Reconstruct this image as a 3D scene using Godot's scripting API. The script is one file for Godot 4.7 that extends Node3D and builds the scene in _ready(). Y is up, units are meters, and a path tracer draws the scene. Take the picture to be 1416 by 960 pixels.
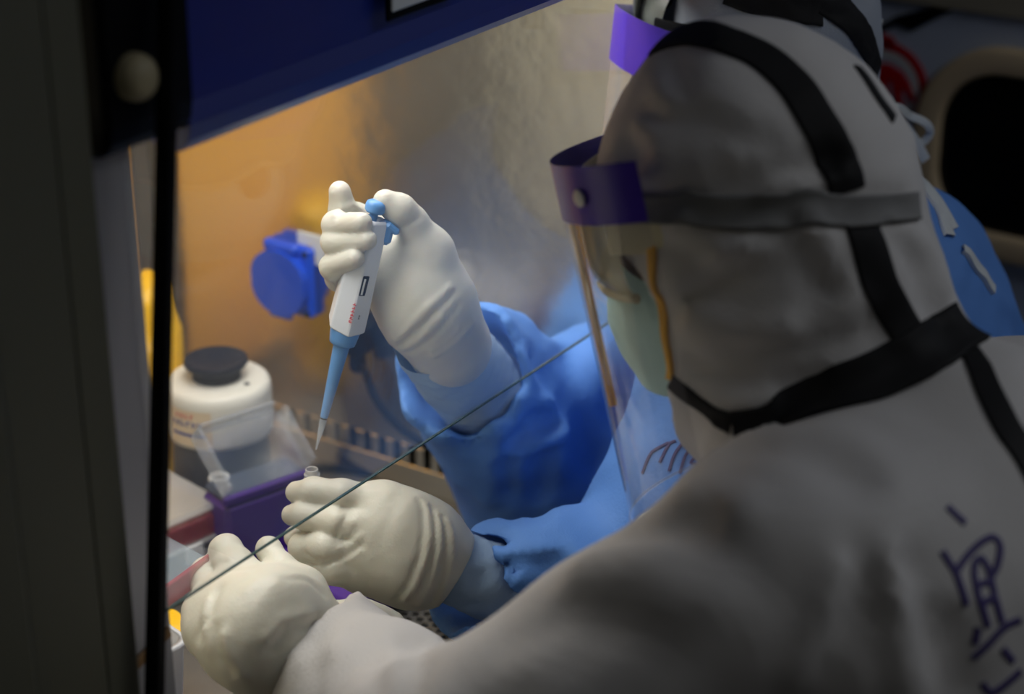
extends Node3D

# ---------------------------------------------------------------- camera numbers
const CAM := Vector3(0.836, 1.70, 1.2)
const YAW := 33.2
const PITCH := -24.1
const FPX := 2750.0
var CB: Basis

func P(px: float, py: float, d: float) -> Vector3:
	return CAM + CB * (Vector3((px - 708.0) / FPX, (480.0 - py) / FPX, -1.0) * d)

func ray(px: float, py: float) -> Vector3:
	return CB * Vector3((px - 708.0) / FPX, (480.0 - py) / FPX, -1.0)

func on_y(px: float, py: float, y: float) -> Vector3:
	var r := ray(px, py)
	return CAM + r * ((y - CAM.y) / r.y)

func on_x(px: float, py: float, x: float) -> Vector3:
	var r := ray(px, py)
	return CAM + r * ((x - CAM.x) / r.x)

func on_z(px: float, py: float, z: float) -> Vector3:
	var r := ray(px, py)
	return CAM + r * ((z - CAM.z) / r.z)

# ---------------------------------------------------------------- scene tree helpers
var used := {}

func numbered(called: String) -> String:
	if not used.has(called):
		used[called] = 0
		return called
	used[called] += 1
	return "%s_%03d" % [called, used[called]]

func tag(o: Node3D, label: String, category: String, group := "") -> Node3D:
	o.set_meta("label", label)
	o.set_meta("category", category)
	if group:
		o.set_meta("group", group)
	return o

func thing(called: String, label: String, category: String, at: Vector3, group := "") -> Node3D:
	var o := Node3D.new()
	o.name = numbered(called)
	add_child(o)
	o.position = at
	tag(o, label, category, group)
	return o

# every mesh is computed in world coordinates and shifted to its parent's base here
func obj(called: String, mesh: Mesh, m: Material, parent: Node3D = self, label := "") -> MeshInstance3D:
	var o := MeshInstance3D.new()
	o.name = numbered(called) if parent == self else called
	o.mesh = mesh
	o.material_override = m
	parent.add_child(o, true)
	if parent != self:
		var t := Vector3.ZERO
		var q: Node3D = parent
		while q != self:
			t += q.position
			q = q.get_parent()
		o.position = -t
	if label:
		o.set_meta("label", label)
	return o

func struct(called: String, mesh: Mesh, m: Material) -> MeshInstance3D:
	var o := MeshInstance3D.new()
	o.name = called
	o.mesh = mesh
	o.material_override = m
	add_child(o, true)
	o.set_meta("kind", "structure")
	return o

# ---------------------------------------------------------------- materials
var noises := {}

func noise_tex(key: String, freq: float, oct := 4, normal := false, bump := 4.0, kind := FastNoiseLite.TYPE_SIMPLEX_SMOOTH, size := 512, ramp: Gradient = null, seed_no := 3) -> NoiseTexture2D:
	if noises.has(key):
		return noises[key]
	var n := FastNoiseLite.new()
	n.noise_type = kind
	n.frequency = freq
	n.fractal_octaves = oct
	n.seed = seed_no
	var t := NoiseTexture2D.new()
	t.width = size
	t.height = size
	t.seamless = true
	t.noise = n
	t.as_normal_map = normal
	t.bump_strength = bump
	if ramp:
		t.color_ramp = ramp
	noises[key] = t
	return t

func mat(called: String, c: Color, rough := 0.6, metal := 0.0) -> StandardMaterial3D:
	var m := StandardMaterial3D.new()
	m.resource_name = called
	m.albedo_color = c
	m.roughness = rough
	m.metallic = metal
	m.cull_mode = BaseMaterial3D.CULL_DISABLED
	return m

func relief(m: StandardMaterial3D, t: Texture2D, scale: float, strength := 1.0) -> StandardMaterial3D:
	m.normal_enabled = true
	m.normal_texture = t
	m.normal_scale = strength
	m.uv1_triplanar = true
	m.uv1_scale = Vector3.ONE * scale
	return m

func clear_mat(called: String, c: Color, alpha: float, rough := 0.05) -> StandardMaterial3D:
	var m := mat(called, Color(c.r, c.g, c.b, alpha), rough)
	m.transparency = BaseMaterial3D.TRANSPARENCY_ALPHA
	return m

# ---------------------------------------------------------------- plain shapes
func begin() -> SurfaceTool:
	var st := SurfaceTool.new()
	st.begin(Mesh.PRIMITIVE_TRIANGLES)
	st.set_smooth_group(-1)
	return st

func done(st: SurfaceTool) -> ArrayMesh:
	st.generate_normals()
	return st.commit()

func tri(st: SurfaceTool, a: Vector3, b: Vector3, c: Vector3, out: Vector3) -> void:
	if (c - a).cross(b - a).dot(out) < 0.0:
		var t := b
		b = c
		c = t
	st.add_vertex(a)
	st.add_vertex(b)
	st.add_vertex(c)

func quad(st: SurfaceTool, a: Vector3, b: Vector3, c: Vector3, d: Vector3, out: Vector3) -> void:
	tri(st, a, b, c, out)
	tri(st, a, c, d, out)

# a box with chamfered edges; B turns it about its centre
func box(st: SurfaceTool, c: Vector3, size: Vector3, ch := 0.003, B := Basis()) -> void:
	var h := size / 2.0
	ch = minf(ch, minf(h.x, minf(h.y, h.z)) * 0.9)
	st.set_smooth_group(-1)
	var v := func(s: Vector3, ax: int) -> Vector3:
		var p := Vector3(s.x * (h.x - ch), s.y * (h.y - ch), s.z * (h.z - ch))
		p[ax] = s[ax] * h[ax]
		return c + B * p
	for ax in 3:
		var a1 := (ax + 1) % 3
		var a2 := (ax + 2) % 3
		for s in [-1.0, 1.0]:
			var q := []
			for k in [[-1.0, -1.0], [1.0, -1.0], [1.0, 1.0], [-1.0, 1.0]]:
				var sg := Vector3()
				sg[ax] = s
				sg[a1] = k[0]
				sg[a2] = k[1]
				q.append(v.call(sg, ax))
			var o := Vector3()
			o[ax] = s
			quad(st, q[0], q[1], q[2], q[3], B * o)
		# edges along ax
		for s1 in [-1.0, 1.0]:
			for s2 in [-1.0, 1.0]:
				var lo := Vector3()
				lo[ax] = -1.0
				lo[a1] = s1
				lo[a2] = s2
				var hi := lo
				hi[ax] = 1.0
				var o2 := Vector3()
				o2[a1] = s1
				o2[a2] = s2
				quad(st, v.call(lo, a1), v.call(hi, a1), v.call(hi, a2), v.call(lo, a2), B * o2)
	for sx in [-1.0, 1.0]:
		for sy in [-1.0, 1.0]:
			for sz in [-1.0, 1.0]:
				var s3 := Vector3(sx, sy, sz)
				tri(st, v.call(s3, 0), v.call(s3, 1), v.call(s3, 2), B * s3)

func box_mesh(c: Vector3, size: Vector3, ch := 0.003, B := Basis()) -> ArrayMesh:
	var st := begin()
	box(st, c, size, ch, B)
	return done(st)

# a polygon in the plane of X and Y of frame f, given depth along its Z, with a small chamfer towards +Z
func prism(st: SurfaceTool, poly: PackedVector2Array, f: Transform3D, depth: float, ch := 0.0) -> void:
	st.set_smooth_group(-1)
	var n := poly.size()
	var idx := Geometry2D.triangulate_polygon(poly)
	var inner := poly
	if ch > 0.0:
		var off := Geometry2D.offset_polygon(poly, -ch, Geometry2D.JOIN_MITER)
		if off.size() == 1 and off[0].size() == n:
			var mid := Vector2()
			inner = off[0]
			# align the start of the two rings
			var best := 0
			for k in n:
				if inner[k].distance_to(poly[0]) < inner[best].distance_to(poly[0]):
					best = k
			var turned := PackedVector2Array()
			for k in n:
				turned.append(inner[(k + best) % n])
			inner = turned
		else:
			ch = 0.0
	for i in range(0, idx.size(), 3):
		var a := inner[idx[i]]
		var b := inner[idx[i + 1]]
		var c := inner[idx[i + 2]]
		tri(st, f * Vector3(a.x, a.y, depth), f * Vector3(b.x, b.y, depth), f * Vector3(c.x, c.y, depth), f.basis.z)
		a = poly[idx[i]]
		b = poly[idx[i + 1]]
		c = poly[idx[i + 2]]
		tri(st, f * Vector3(a.x, a.y, 0), f * Vector3(b.x, b.y, 0), f * Vector3(c.x, c.y, 0), -f.basis.z)
	var cw := Geometry2D.is_polygon_clockwise(poly)
	for i in n:
		var a := poly[i]
		var b := poly[(i + 1) % n]
		var e := (b - a)
		var o := Vector2(e.y, -e.x) if not cw else Vector2(-e.y, e.x)
		var out := f.basis * Vector3(o.x, o.y, 0)
		quad(st, f * Vector3(a.x, a.y, 0), f * Vector3(b.x, b.y, 0), f * Vector3(b.x, b.y, depth - ch), f * Vector3(a.x, a.y, depth - ch), out)
		if ch > 0.0:
			var ai := inner[i]
			var bi := inner[(i + 1) % n]
			quad(st, f * Vector3(a.x, a.y, depth - ch), f * Vector3(b.x, b.y, depth - ch), f * Vector3(bi.x, bi.y, depth), f * Vector3(ai.x, ai.y, depth), out + f.basis.z * out.length())

# rows of points, smooth; wrap joins the last column to the first
func sheet(rows: Array, wrap := false) -> ArrayMesh:
	var nr := rows.size()
	var nc: int = rows[0].size()
	var v := PackedVector3Array()
	var nn := PackedVector3Array()
	var uv := PackedVector2Array()
	for i in nr:
		for j in nc:
			v.append(rows[i][j])
			uv.append(Vector2(float(j) / maxf(1, nc - 1), float(i) / maxf(1, nr - 1)))
	for i in nr:
		for j in nc:
			var i0 := maxi(i - 1, 0)
			var i1 := mini(i + 1, nr - 1)
			var j0 := (j - 1 + nc) % nc if wrap else maxi(j - 1, 0)
			var j1 := (j + 1) % nc if wrap else mini(j + 1, nc - 1)
			var du: Vector3 = v[i1 * nc + j] - v[i0 * nc + j]
			var dv: Vector3 = v[i * nc + j1] - v[i * nc + j0]
			var q := du.cross(dv)
			nn.append(q.normalized() if q.length() > 1e-14 else Vector3.UP)
	var ix := PackedInt32Array()
	for i in nr - 1:
		for j in (nc if wrap else nc - 1):
			var a := i * nc + j
			var b := i * nc + (j + 1) % nc
			var c := a + nc
			var d := b + nc
			if c == d or a == b:
				continue
			# clockwise seen from the side of the normal du x dv
			ix.append_array(PackedInt32Array([a, b, d, a, d, c]))
	var arr := []
	arr.resize(Mesh.ARRAY_MAX)
	arr[Mesh.ARRAY_VERTEX] = v
	arr[Mesh.ARRAY_NORMAL] = nn
	arr[Mesh.ARRAY_TEX_UV] = uv
	arr[Mesh.ARRAY_INDEX] = ix
	var m := ArrayMesh.new()
	m.add_surface_from_arrays(Mesh.PRIMITIVE_TRIANGLES, arr)
	return m

# a solid of revolution; profile points are (radius, height) along frame Y
func lathe(profile: Array, f: Transform3D, seg := 40) -> ArrayMesh:
	var rows := []
	for q in profile:
		var row := []
		for k in seg:
			var a := TAU * k / seg
			row.append(f * Vector3(q.x * cos(a), q.y, q.x * sin(a)))
		rows.append(row)
	return sheet(rows, true)

# profile with sharp corners: each corner is doubled a hair apart
func crisp(profile: Array) -> Array:
	var out := []
	for i in profile.size():
		var q: Vector2 = profile[i]
		if i > 0:
			var e: Vector2 = (profile[i - 1] - q)
			out.append(q + e.normalized() * minf(0.0008, e.length() * 0.3))
		if i < profile.size() - 1:
			var e2: Vector2 = (profile[i + 1] - q)
			out.append(q + e2.normalized() * minf(0.0008, e2.length() * 0.3))
	if profile.size():
		out.push_front(profile[0])
		out.push_back(profile[-1])
	return out

func spline(pts: Array, step: float) -> Array:
	var c := Curve3D.new()
	c.bake_interval = step
	for i in pts.size():
		var t: Vector3 = (pts[mini(i + 1, pts.size() - 1)] - pts[maxi(i - 1, 0)]) / 6.0
		c.add_point(pts[i], -t, t)
	return Array(c.get_baked_points())

func tube(pts: Array, radius: float, seg := 12) -> ArrayMesh:
	var rows := []
	var side := Vector3.ZERO
	for i in pts.size():
		var t: Vector3 = (pts[mini(i + 1, pts.size() - 1)] - pts[maxi(i - 1, 0)]).normalized()
		if side == Vector3.ZERO:
			side = t.cross(Vector3.UP if absf(t.y) < 0.9 else Vector3.RIGHT).normalized()
		side = (side - t * side.dot(t)).normalized()
		var up := side.cross(t)
		for pass_no in (2 if i == 0 or i == pts.size() - 1 else 1):
			var r := radius
			if i == 0 and pass_no == 0 or i == pts.size() - 1 and pass_no == 1:
				r = 0.00001
			var row := []
			for k in seg:
				var a := TAU * k / seg
				row.append(pts[i] + (side * cos(a) + up * sin(a)) * r)
			rows.append(row)
	return sheet(rows, true)

func frame(at: Vector3, y: Vector3, z_hint: Vector3) -> Transform3D:
	y = y.normalized()
	var x := y.cross(z_hint).normalized()
	return Transform3D(Basis(x, y, x.cross(y)), at)

# ---------------------------------------------------------------- soft bodies: capsules and ellipsoids joined smoothly, meshed by surface nets
class Field:
	var kind := PackedInt32Array()
	var a := PackedVector3Array()
	var ab := PackedVector3Array()
	var il := PackedFloat32Array()
	var ra := PackedFloat32Array()
	var dr := PackedFloat32Array()
	var grp := PackedInt32Array()
	var inv: Array[Transform3D] = []
	var gk := PackedFloat32Array()      # smoothing inside a group
	var gj := PackedFloat32Array()      # smoothing of the join to group 0
	var cut := PackedInt32Array()       # 1: the group is taken away
	var ca := PackedVector3Array()
	var cab := PackedVector3Array()
	var cil := PackedFloat32Array()
	var cw := PackedFloat32Array()
	var cd := PackedFloat32Array()
	var noise: FastNoiseLite
	var noise_amp := 0.0
	var noise2: FastNoiseLite
	var noise2_amp := 0.0

	func group(k: float, join: float, taken := 0) -> int:
		gk.append(k)
		gj.append(join)
		cut.append(taken)
		return gk.size() - 1

	func cap(g: int, p: Vector3, q: Vector3, r0: float, r1: float) -> void:
		kind.append(0)
		a.append(p)
		ab.append(q - p)
		il.append(1.0 / maxf(1e-9, (q - p).length_squared()))
		ra.append(r0)
		dr.append(r1 - r0)
		grp.append(g)
		inv.append(Transform3D())

	func chain(g: int, pts: Array, rs: Array) -> void:
		for i in pts.size() - 1:
			cap(g, pts[i], pts[i + 1], rs[i], rs[i + 1])

	func ell(g: int, c: Vector3, radii: Vector3, B := Basis()) -> void:
		kind.append(1)
		a.append(c)
		ab.append(radii)
		il.append(0.0)
		ra.append(minf(radii.x, minf(radii.y, radii.z)))
		dr.append(0.0)
		grp.append(g)
		inv.append(Transform3D(B, c).affine_inverse())

	func fatten(k: float) -> void:
		for i in kind.size():
			if kind[i] == 0 and cut[grp[i]] == 0:
				ra[i] *= k
				dr[i] *= k

	# a groove (depth > 0) or ridge (depth < 0) along a polyline
	func crease(pts: Array, width: float, depth: float) -> void:
		for i in pts.size() - 1:
			ca.append(pts[i])
			cab.append(pts[i + 1] - pts[i])
			cil.append(1.0 / maxf(1e-9, (pts[i + 1] - pts[i]).length_squared()))
			cw.append(1.0 / (width * width))
			cd.append(depth)

	func prim(i: int, p: Vector3) -> float:
		if kind[i] == 0:
			var q := p - a[i]
			var h := clampf(q.dot(ab[i]) * il[i], 0.0, 1.0)
			return (q - ab[i] * h).length() - ra[i] - dr[i] * h
		var e := inv[i] * p
		var r := ab[i]
		var k0 := (e / r).length()
		var k1 := (e / (r * r)).length()
		return k0 * (k0 - 1.0) / k1 if k1 > 1e-9 else -ra[i]

	func near(p: Vector3, reach: float) -> Array:
		var act := PackedInt32Array()
		var ds := PackedFloat32Array()
		var lo := 1e9
		for i in kind.size():
			var d := prim(i, p)
			ds.append(d)
			if cut[grp[i]] == 0:
				lo = minf(lo, d)
		for i in kind.size():
			if ds[i] < lo + reach * 2.0 + 0.05 or (cut[grp[i]] == 1 and ds[i] < reach + 0.03):
				act.append(i)
		var cr := PackedInt32Array()
		for i in ca.size():
			var q := p - ca[i]
			var h := clampf(q.dot(cab[i]) * cil[i], 0.0, 1.0)
			if (q - cab[i] * h).length() < reach + 2.2 / sqrt(cw[i]):
				cr.append(i)
		return [act, cr]

	func all() -> Array:
		return [PackedInt32Array(range(kind.size())), PackedInt32Array(range(ca.size()))]

	func eval(p: Vector3, act: PackedInt32Array, cr: PackedInt32Array) -> float:
		var base := 1e9
		var res := 1e9
		var away := -1e9
		var g := -1
		var d := 1e9
		var k := 0.01
		for n in act.size() + 1:
			var i := act[n] if n < act.size() else -1
			if i < 0 or grp[i] != g:
				if g >= 0:
					if cut[g] == 1:
						away = maxf(away, -d)
					elif g == 0:
						base = d
						res = d
					else:
						var kj := gj[g]
						var h2 := maxf(kj - absf(base - d), 0.0) / kj
						res = minf(res, minf(base, d) - h2 * h2 * kj * 0.25)
				if i < 0:
					break
				g = grp[i]
				k = gk[g]
				d = 1e9
			var e: float
			if kind[i] == 0:
				var q := p - a[i]
				var h := clampf(q.dot(ab[i]) * il[i], 0.0, 1.0)
				e = (q - ab[i] * h).length() - ra[i] - dr[i] * h
			else:
				e = prim(i, p)
			var hh := maxf(k - absf(d - e), 0.0) / k
			d = minf(d, e) - hh * hh * k * 0.25
		if away > -1e8:
			var hc := maxf(0.006 - absf(res - away), 0.0) / 0.006
			res = maxf(res, away) + hc * hc * 0.0015
		if cr.size():
			var up := 0.0
			var dn := 0.0
			for i in cr:
				var q := p - ca[i]
				var h := clampf(q.dot(cab[i]) * cil[i], 0.0, 1.0)
				var v := cd[i] * exp(-(q - cab[i] * h).length_squared() * cw[i])
				up = maxf(up, v)
				dn = minf(dn, v)
			res += up + dn
		if noise_amp > 0.0:
			res += noise.get_noise_3dv(p) * noise_amp
		if noise2_amp > 0.0:
			res += absf(noise2.get_noise_3dv(p)) * noise2_amp
		return res

	func at(p: Vector3) -> float:
		var n := all()
		return eval(p, n[0], n[1])

	# the first point of the surface along a ray, or INF
	func hit(o: Vector3, dir: Vector3, from := 0.5, most := 3.5) -> Vector3:
		var n := all()
		dir = dir.normalized()
		var t := from
		for i in 160:
			var d := eval(o + dir * t, n[0], n[1])
			if d < 0.0004:
				return o + dir * t
			t += d * 0.8
			if t > most:
				break
		return Vector3.INF

	func normal(p: Vector3) -> Vector3:
		var n := all()
		var e := 0.003
		var d := eval(p, n[0], n[1])
		return Vector3(eval(p + Vector3(e, 0, 0), n[0], n[1]) - d, eval(p + Vector3(0, e, 0), n[0], n[1]) - d, eval(p + Vector3(0, 0, e), n[0], n[1]) - d).normalized()

	func mesh(cell: float, lo_limit := Vector3(-9, -9, -9), hi_limit := Vector3(9, 9, 9)) -> ArrayMesh:
		var lo := Vector3(1e9, 1e9, 1e9)
		var hi := -lo
		for i in kind.size():
			if cut[grp[i]] == 1:
				continue
			var r := Vector3.ONE * maxf(ra[i], ra[i] + dr[i])
			if kind[i] == 1:
				r = Vector3.ONE * maxf(ab[i].x, maxf(ab[i].y, ab[i].z))
				lo = lo.min(a[i] - r)
				hi = hi.max(a[i] + r)
			else:
				lo = lo.min((a[i] - r).min(a[i] + ab[i] - r))
				hi = hi.max((a[i] + r).max(a[i] + ab[i] + r))
		lo = (lo - Vector3.ONE * (cell * 4 + 0.01)).max(lo_limit)
		hi = (hi + Vector3.ONE * (cell * 4 + 0.01)).min(hi_limit)
		const BK := 4
		var nb := Vector3i(((hi - lo) / (cell * BK)).ceil())
		var nx := nb.x * BK + 1
		var ny := nb.y * BK + 1
		var nz := nb.z * BK + 1
		var val := PackedFloat32Array()
		val.resize(nx * ny * nz)
		val.fill(1e6)
		var ids := PackedInt32Array()
		ids.resize(nx * ny * nz)
		ids.fill(-1)
		var sx := 1
		var sy := nx
		var sz := nx * ny
		var half := cell * BK * 0.5
		var reach := half * 1.7321 + 0.006 + noise_amp + noise2_amp
		var full := all()
		var blocks := []
		for bz in nb.z:
			for by in nb.y:
				for bx in nb.x:
					var c := lo + Vector3(bx, by, bz) * (cell * BK) + Vector3.ONE * half
					var rough := 1e9
					for i in kind.size():
						if cut[grp[i]] == 0:
							rough = minf(rough, prim(i, c))
							if rough < reach:
								break
					if rough > reach + 0.03:
						continue
					var n := near(c, half * 1.7321)
					if absf(eval(c, n[0], n[1])) > reach * 1.3:
						continue
					blocks.append(Vector3i(bx, by, bz))
					for k in BK + 1:
						for j in BK + 1:
							var at0 := bx * BK + (by * BK + j) * sy + (bz * BK + k) * sz
							for i in BK + 1:
								if val[at0 + i] > 9e5:
									val[at0 + i] = eval(lo + Vector3(bx * BK + i, by * BK + j, bz * BK + k) * cell, n[0], n[1])
		var verts := PackedVector3Array()
		var cells := PackedInt32Array()
		var offs := PackedInt32Array([0, sx, sy, sx + sy, sz, sx + sz, sy + sz, sx + sy + sz])
		var cor := PackedVector3Array([Vector3(0, 0, 0), Vector3(1, 0, 0), Vector3(0, 1, 0), Vector3(1, 1, 0), Vector3(0, 0, 1), Vector3(1, 0, 1), Vector3(0, 1, 1), Vector3(1, 1, 1)])
		var ea := PackedInt32Array([0, 2, 4, 6, 0, 1, 4, 5, 0, 1, 2, 3])
		var eb := PackedInt32Array([1, 3, 5, 7, 2, 3, 6, 7, 4, 5, 6, 7])
		for b in blocks:
			for k in BK:
				for j in BK:
					for i in BK:
						var x: int = b.x * BK + i
						var y: int = b.y * BK + j
						var z: int = b.z * BK + k
						var at0 := x + y * sy + z * sz
						var neg := 0
						var bad := false
						for c in 8:
							var v := val[at0 + offs[c]]
							if v < 0.0:
								neg += 1
							elif v > 9e5:
								bad = true
						if bad or neg == 0 or neg == 8:
							continue
						var sum := Vector3.ZERO
						var cnt := 0
						for e in 12:
							var v0 := val[at0 + offs[ea[e]]]
							var v1 := val[at0 + offs[eb[e]]]
							if (v0 < 0.0) != (v1 < 0.0):
								sum += cor[ea[e]].lerp(cor[eb[e]], v0 / (v0 - v1))
								cnt += 1
						ids[at0] = verts.size()
						cells.append(at0)
						verts.append(lo + (Vector3(x, y, z) + sum / cnt) * cell)
		var ix := PackedInt32Array()
		var ax := PackedInt32Array([sx, sy, sz])
		for at0 in cells:
			for q in 3:
				var v0 := val[at0]
				var v1 := val[at0 + ax[q]]
				if v1 > 9e5 or (v0 < 0.0) == (v1 < 0.0):
					continue
				var u := ax[(q + 1) % 3]
				var w := ax[(q + 2) % 3]
				if at0 - u - w < 0:
					continue
				var p0 := ids[at0]
				var p1 := ids[at0 - u]
				var p2 := ids[at0 - u - w]
				var p3 := ids[at0 - w]
				if p1 < 0 or p2 < 0 or p3 < 0:
					continue
				if v0 < 0.0:
					ix.append_array(PackedInt32Array([p0, p2, p1, p0, p3, p2]))
				else:
					ix.append_array(PackedInt32Array([p0, p1, p2, p0, p2, p3]))
		var nn := PackedVector3Array()
		nn.resize(verts.size())
		for t in range(0, ix.size(), 3):
			var f := (verts[ix[t + 2]] - verts[ix[t]]).cross(verts[ix[t + 1]] - verts[ix[t]])
			nn[ix[t]] += f
			nn[ix[t + 1]] += f
			nn[ix[t + 2]] += f
		for i in nn.size():
			nn[i] = nn[i].normalized()
		var arr := []
		arr.resize(Mesh.ARRAY_MAX)
		arr[Mesh.ARRAY_VERTEX] = verts
		arr[Mesh.ARRAY_NORMAL] = nn
		arr[Mesh.ARRAY_INDEX] = ix
		var m := ArrayMesh.new()
		m.add_surface_from_arrays(Mesh.PRIMITIVE_TRIANGLES, arr)
		return m

func seen_on(f: Field, px: float, py: float) -> Vector3:
	return f.hit(CAM, ray(px, py))

# points [px, py, ...] laid on the surface of a field
func lay(f: Field, pts: Array) -> Array:
	var out := []
	for i in range(0, pts.size(), 2):
		var h := seen_on(f, pts[i], pts[i + 1])
		if h != Vector3.INF:
			out.append(h)
	return out

# a band of cloth or ink that lies on the surface of a field: [px, py, half width in metres, ...]
func band(f: Field, pts: Array, lift: float, across := 5, step := 0.006) -> ArrayMesh:
	var ctr := []
	var wid := []
	for i in range(0, pts.size(), 3):
		var h := seen_on(f, pts[i], pts[i + 1])
		if h != Vector3.INF:
			ctr.append(h)
			wid.append(pts[i + 2])
	var c := Curve3D.new()
	c.bake_interval = step
	for i in ctr.size():
		var t: Vector3 = (ctr[mini(i + 1, ctr.size() - 1)] - ctr[maxi(i - 1, 0)]) / 6.0
		c.add_point(ctr[i], -t, t)
	var all := f.all()
	var rows := []
	var baked := c.get_baked_points()
	var total := c.get_baked_length()
	var marks := []
	for i in ctr.size():
		marks.append(c.get_closest_offset(ctr[i]))
	for i in baked.size():
		var s := total * i / maxf(1.0, baked.size() - 1)
		var w: float = wid[-1]
		for k in marks.size() - 1:
			if s <= marks[k + 1] + 1e-6:
				w = lerpf(wid[k], wid[k + 1], clampf((s - marks[k]) / maxf(1e-6, marks[k + 1] - marks[k]), 0, 1))
				break
		var p := baked[i]
		var n := f.normal(p)
		var t := (baked[mini(i + 1, baked.size() - 1)] - baked[maxi(i - 1, 0)]).normalized()
		var side := n.cross(t).normalized()
		var row := []
		for k in range(-across - 1, across + 2):
			var q := p + side * (w * clampf(float(k) / across, -1.0, 1.0))
			for it in 3:
				q -= n * f.eval(q, all[0], all[1])
			row.append(q + n * (lift if absi(k) <= across else -0.001))
		rows.append(row)
	return sheet(rows)

# ---------------------------------------------------------------- the scene
var M := {}

func _ready() -> void:
	CB = Basis.from_euler(Vector3(deg_to_rad(PITCH), deg_to_rad(YAW), 0.0))
	# camera
	var cam := Camera3D.new()
	cam.name = "camera"
	add_child(cam)
	cam.transform = Transform3D(CB, CAM)
	cam.near = 0.05
	cam.far = 60.0
	var lens := CameraAttributesPhysical.new()
	lens.frustum_focal_length = 100.3
	lens.exposure_aperture = 4.6
	lens.frustum_focus_distance = 1.56
	cam.attributes = lens
	cam.fov = rad_to_deg(2.0 * atan(480.0 / FPX))
	cam.current = true
	# environment: a closed room, so nothing comes from the sky
	var we := WorldEnvironment.new()
	we.name = "environment"
	var env := Environment.new()
	env.background_mode = Environment.BG_COLOR
	env.background_color = Color(0.02, 0.022, 0.025)
	env.tonemap_mode = Environment.TONE_MAPPER_LINEAR
	env.tonemap_exposure = 1.0
	env.sdfgi_enabled = true
	env.ssao_enabled = true
	env.ssil_enabled = true
	we.environment = env
	add_child(we)
	# the tube over the cabinet's work space
	area_light("cabinet_tube_light", Vector3(-0.20, 1.44, 0.06), Vector3(0.0, -1, 0), Vector2(0.60, 0.24), Color(1.0, 0.99, 0.965), 0.37)
	# the dim ceiling panel behind the two workers
	area_light("ceiling_panel_light", Vector3(1.25, 2.27, -0.35), Vector3(-0.1, -1, 0), Vector2(1.1, 0.5), Color(0.95, 0.97, 1.0), 0.46)
	# weak fill added to lift the hood front, shaped like a second ceiling panel
	area_light("aisle_fill_light", Vector3(1.15, 2.27, 1.75), Vector3(-0.1, -1, -0.1), Vector2(1.1, 0.5), Color(0.95, 0.97, 1.0), 0.04)
	materials()
	room()
	cabinet()
	instruments()
	far_person()
	near_person()
	held_things()

func area_light(called: String, at: Vector3, dir: Vector3, size: Vector2, c: Color, energy: float) -> void:
	var l := AreaLight3D.new()
	l.name = called
	add_child(l)
	var z := -dir.normalized()
	var x := Vector3(0, 0, 1)
	l.transform = Transform3D(Basis(x, z.cross(x).normalized(), z), at)
	l.area_size = size
	l.light_color = c
	l.light_energy = energy
	l.shadow_enabled = true
	l.area_range = 8.0
	l.area_attenuation = 2.0

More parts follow.
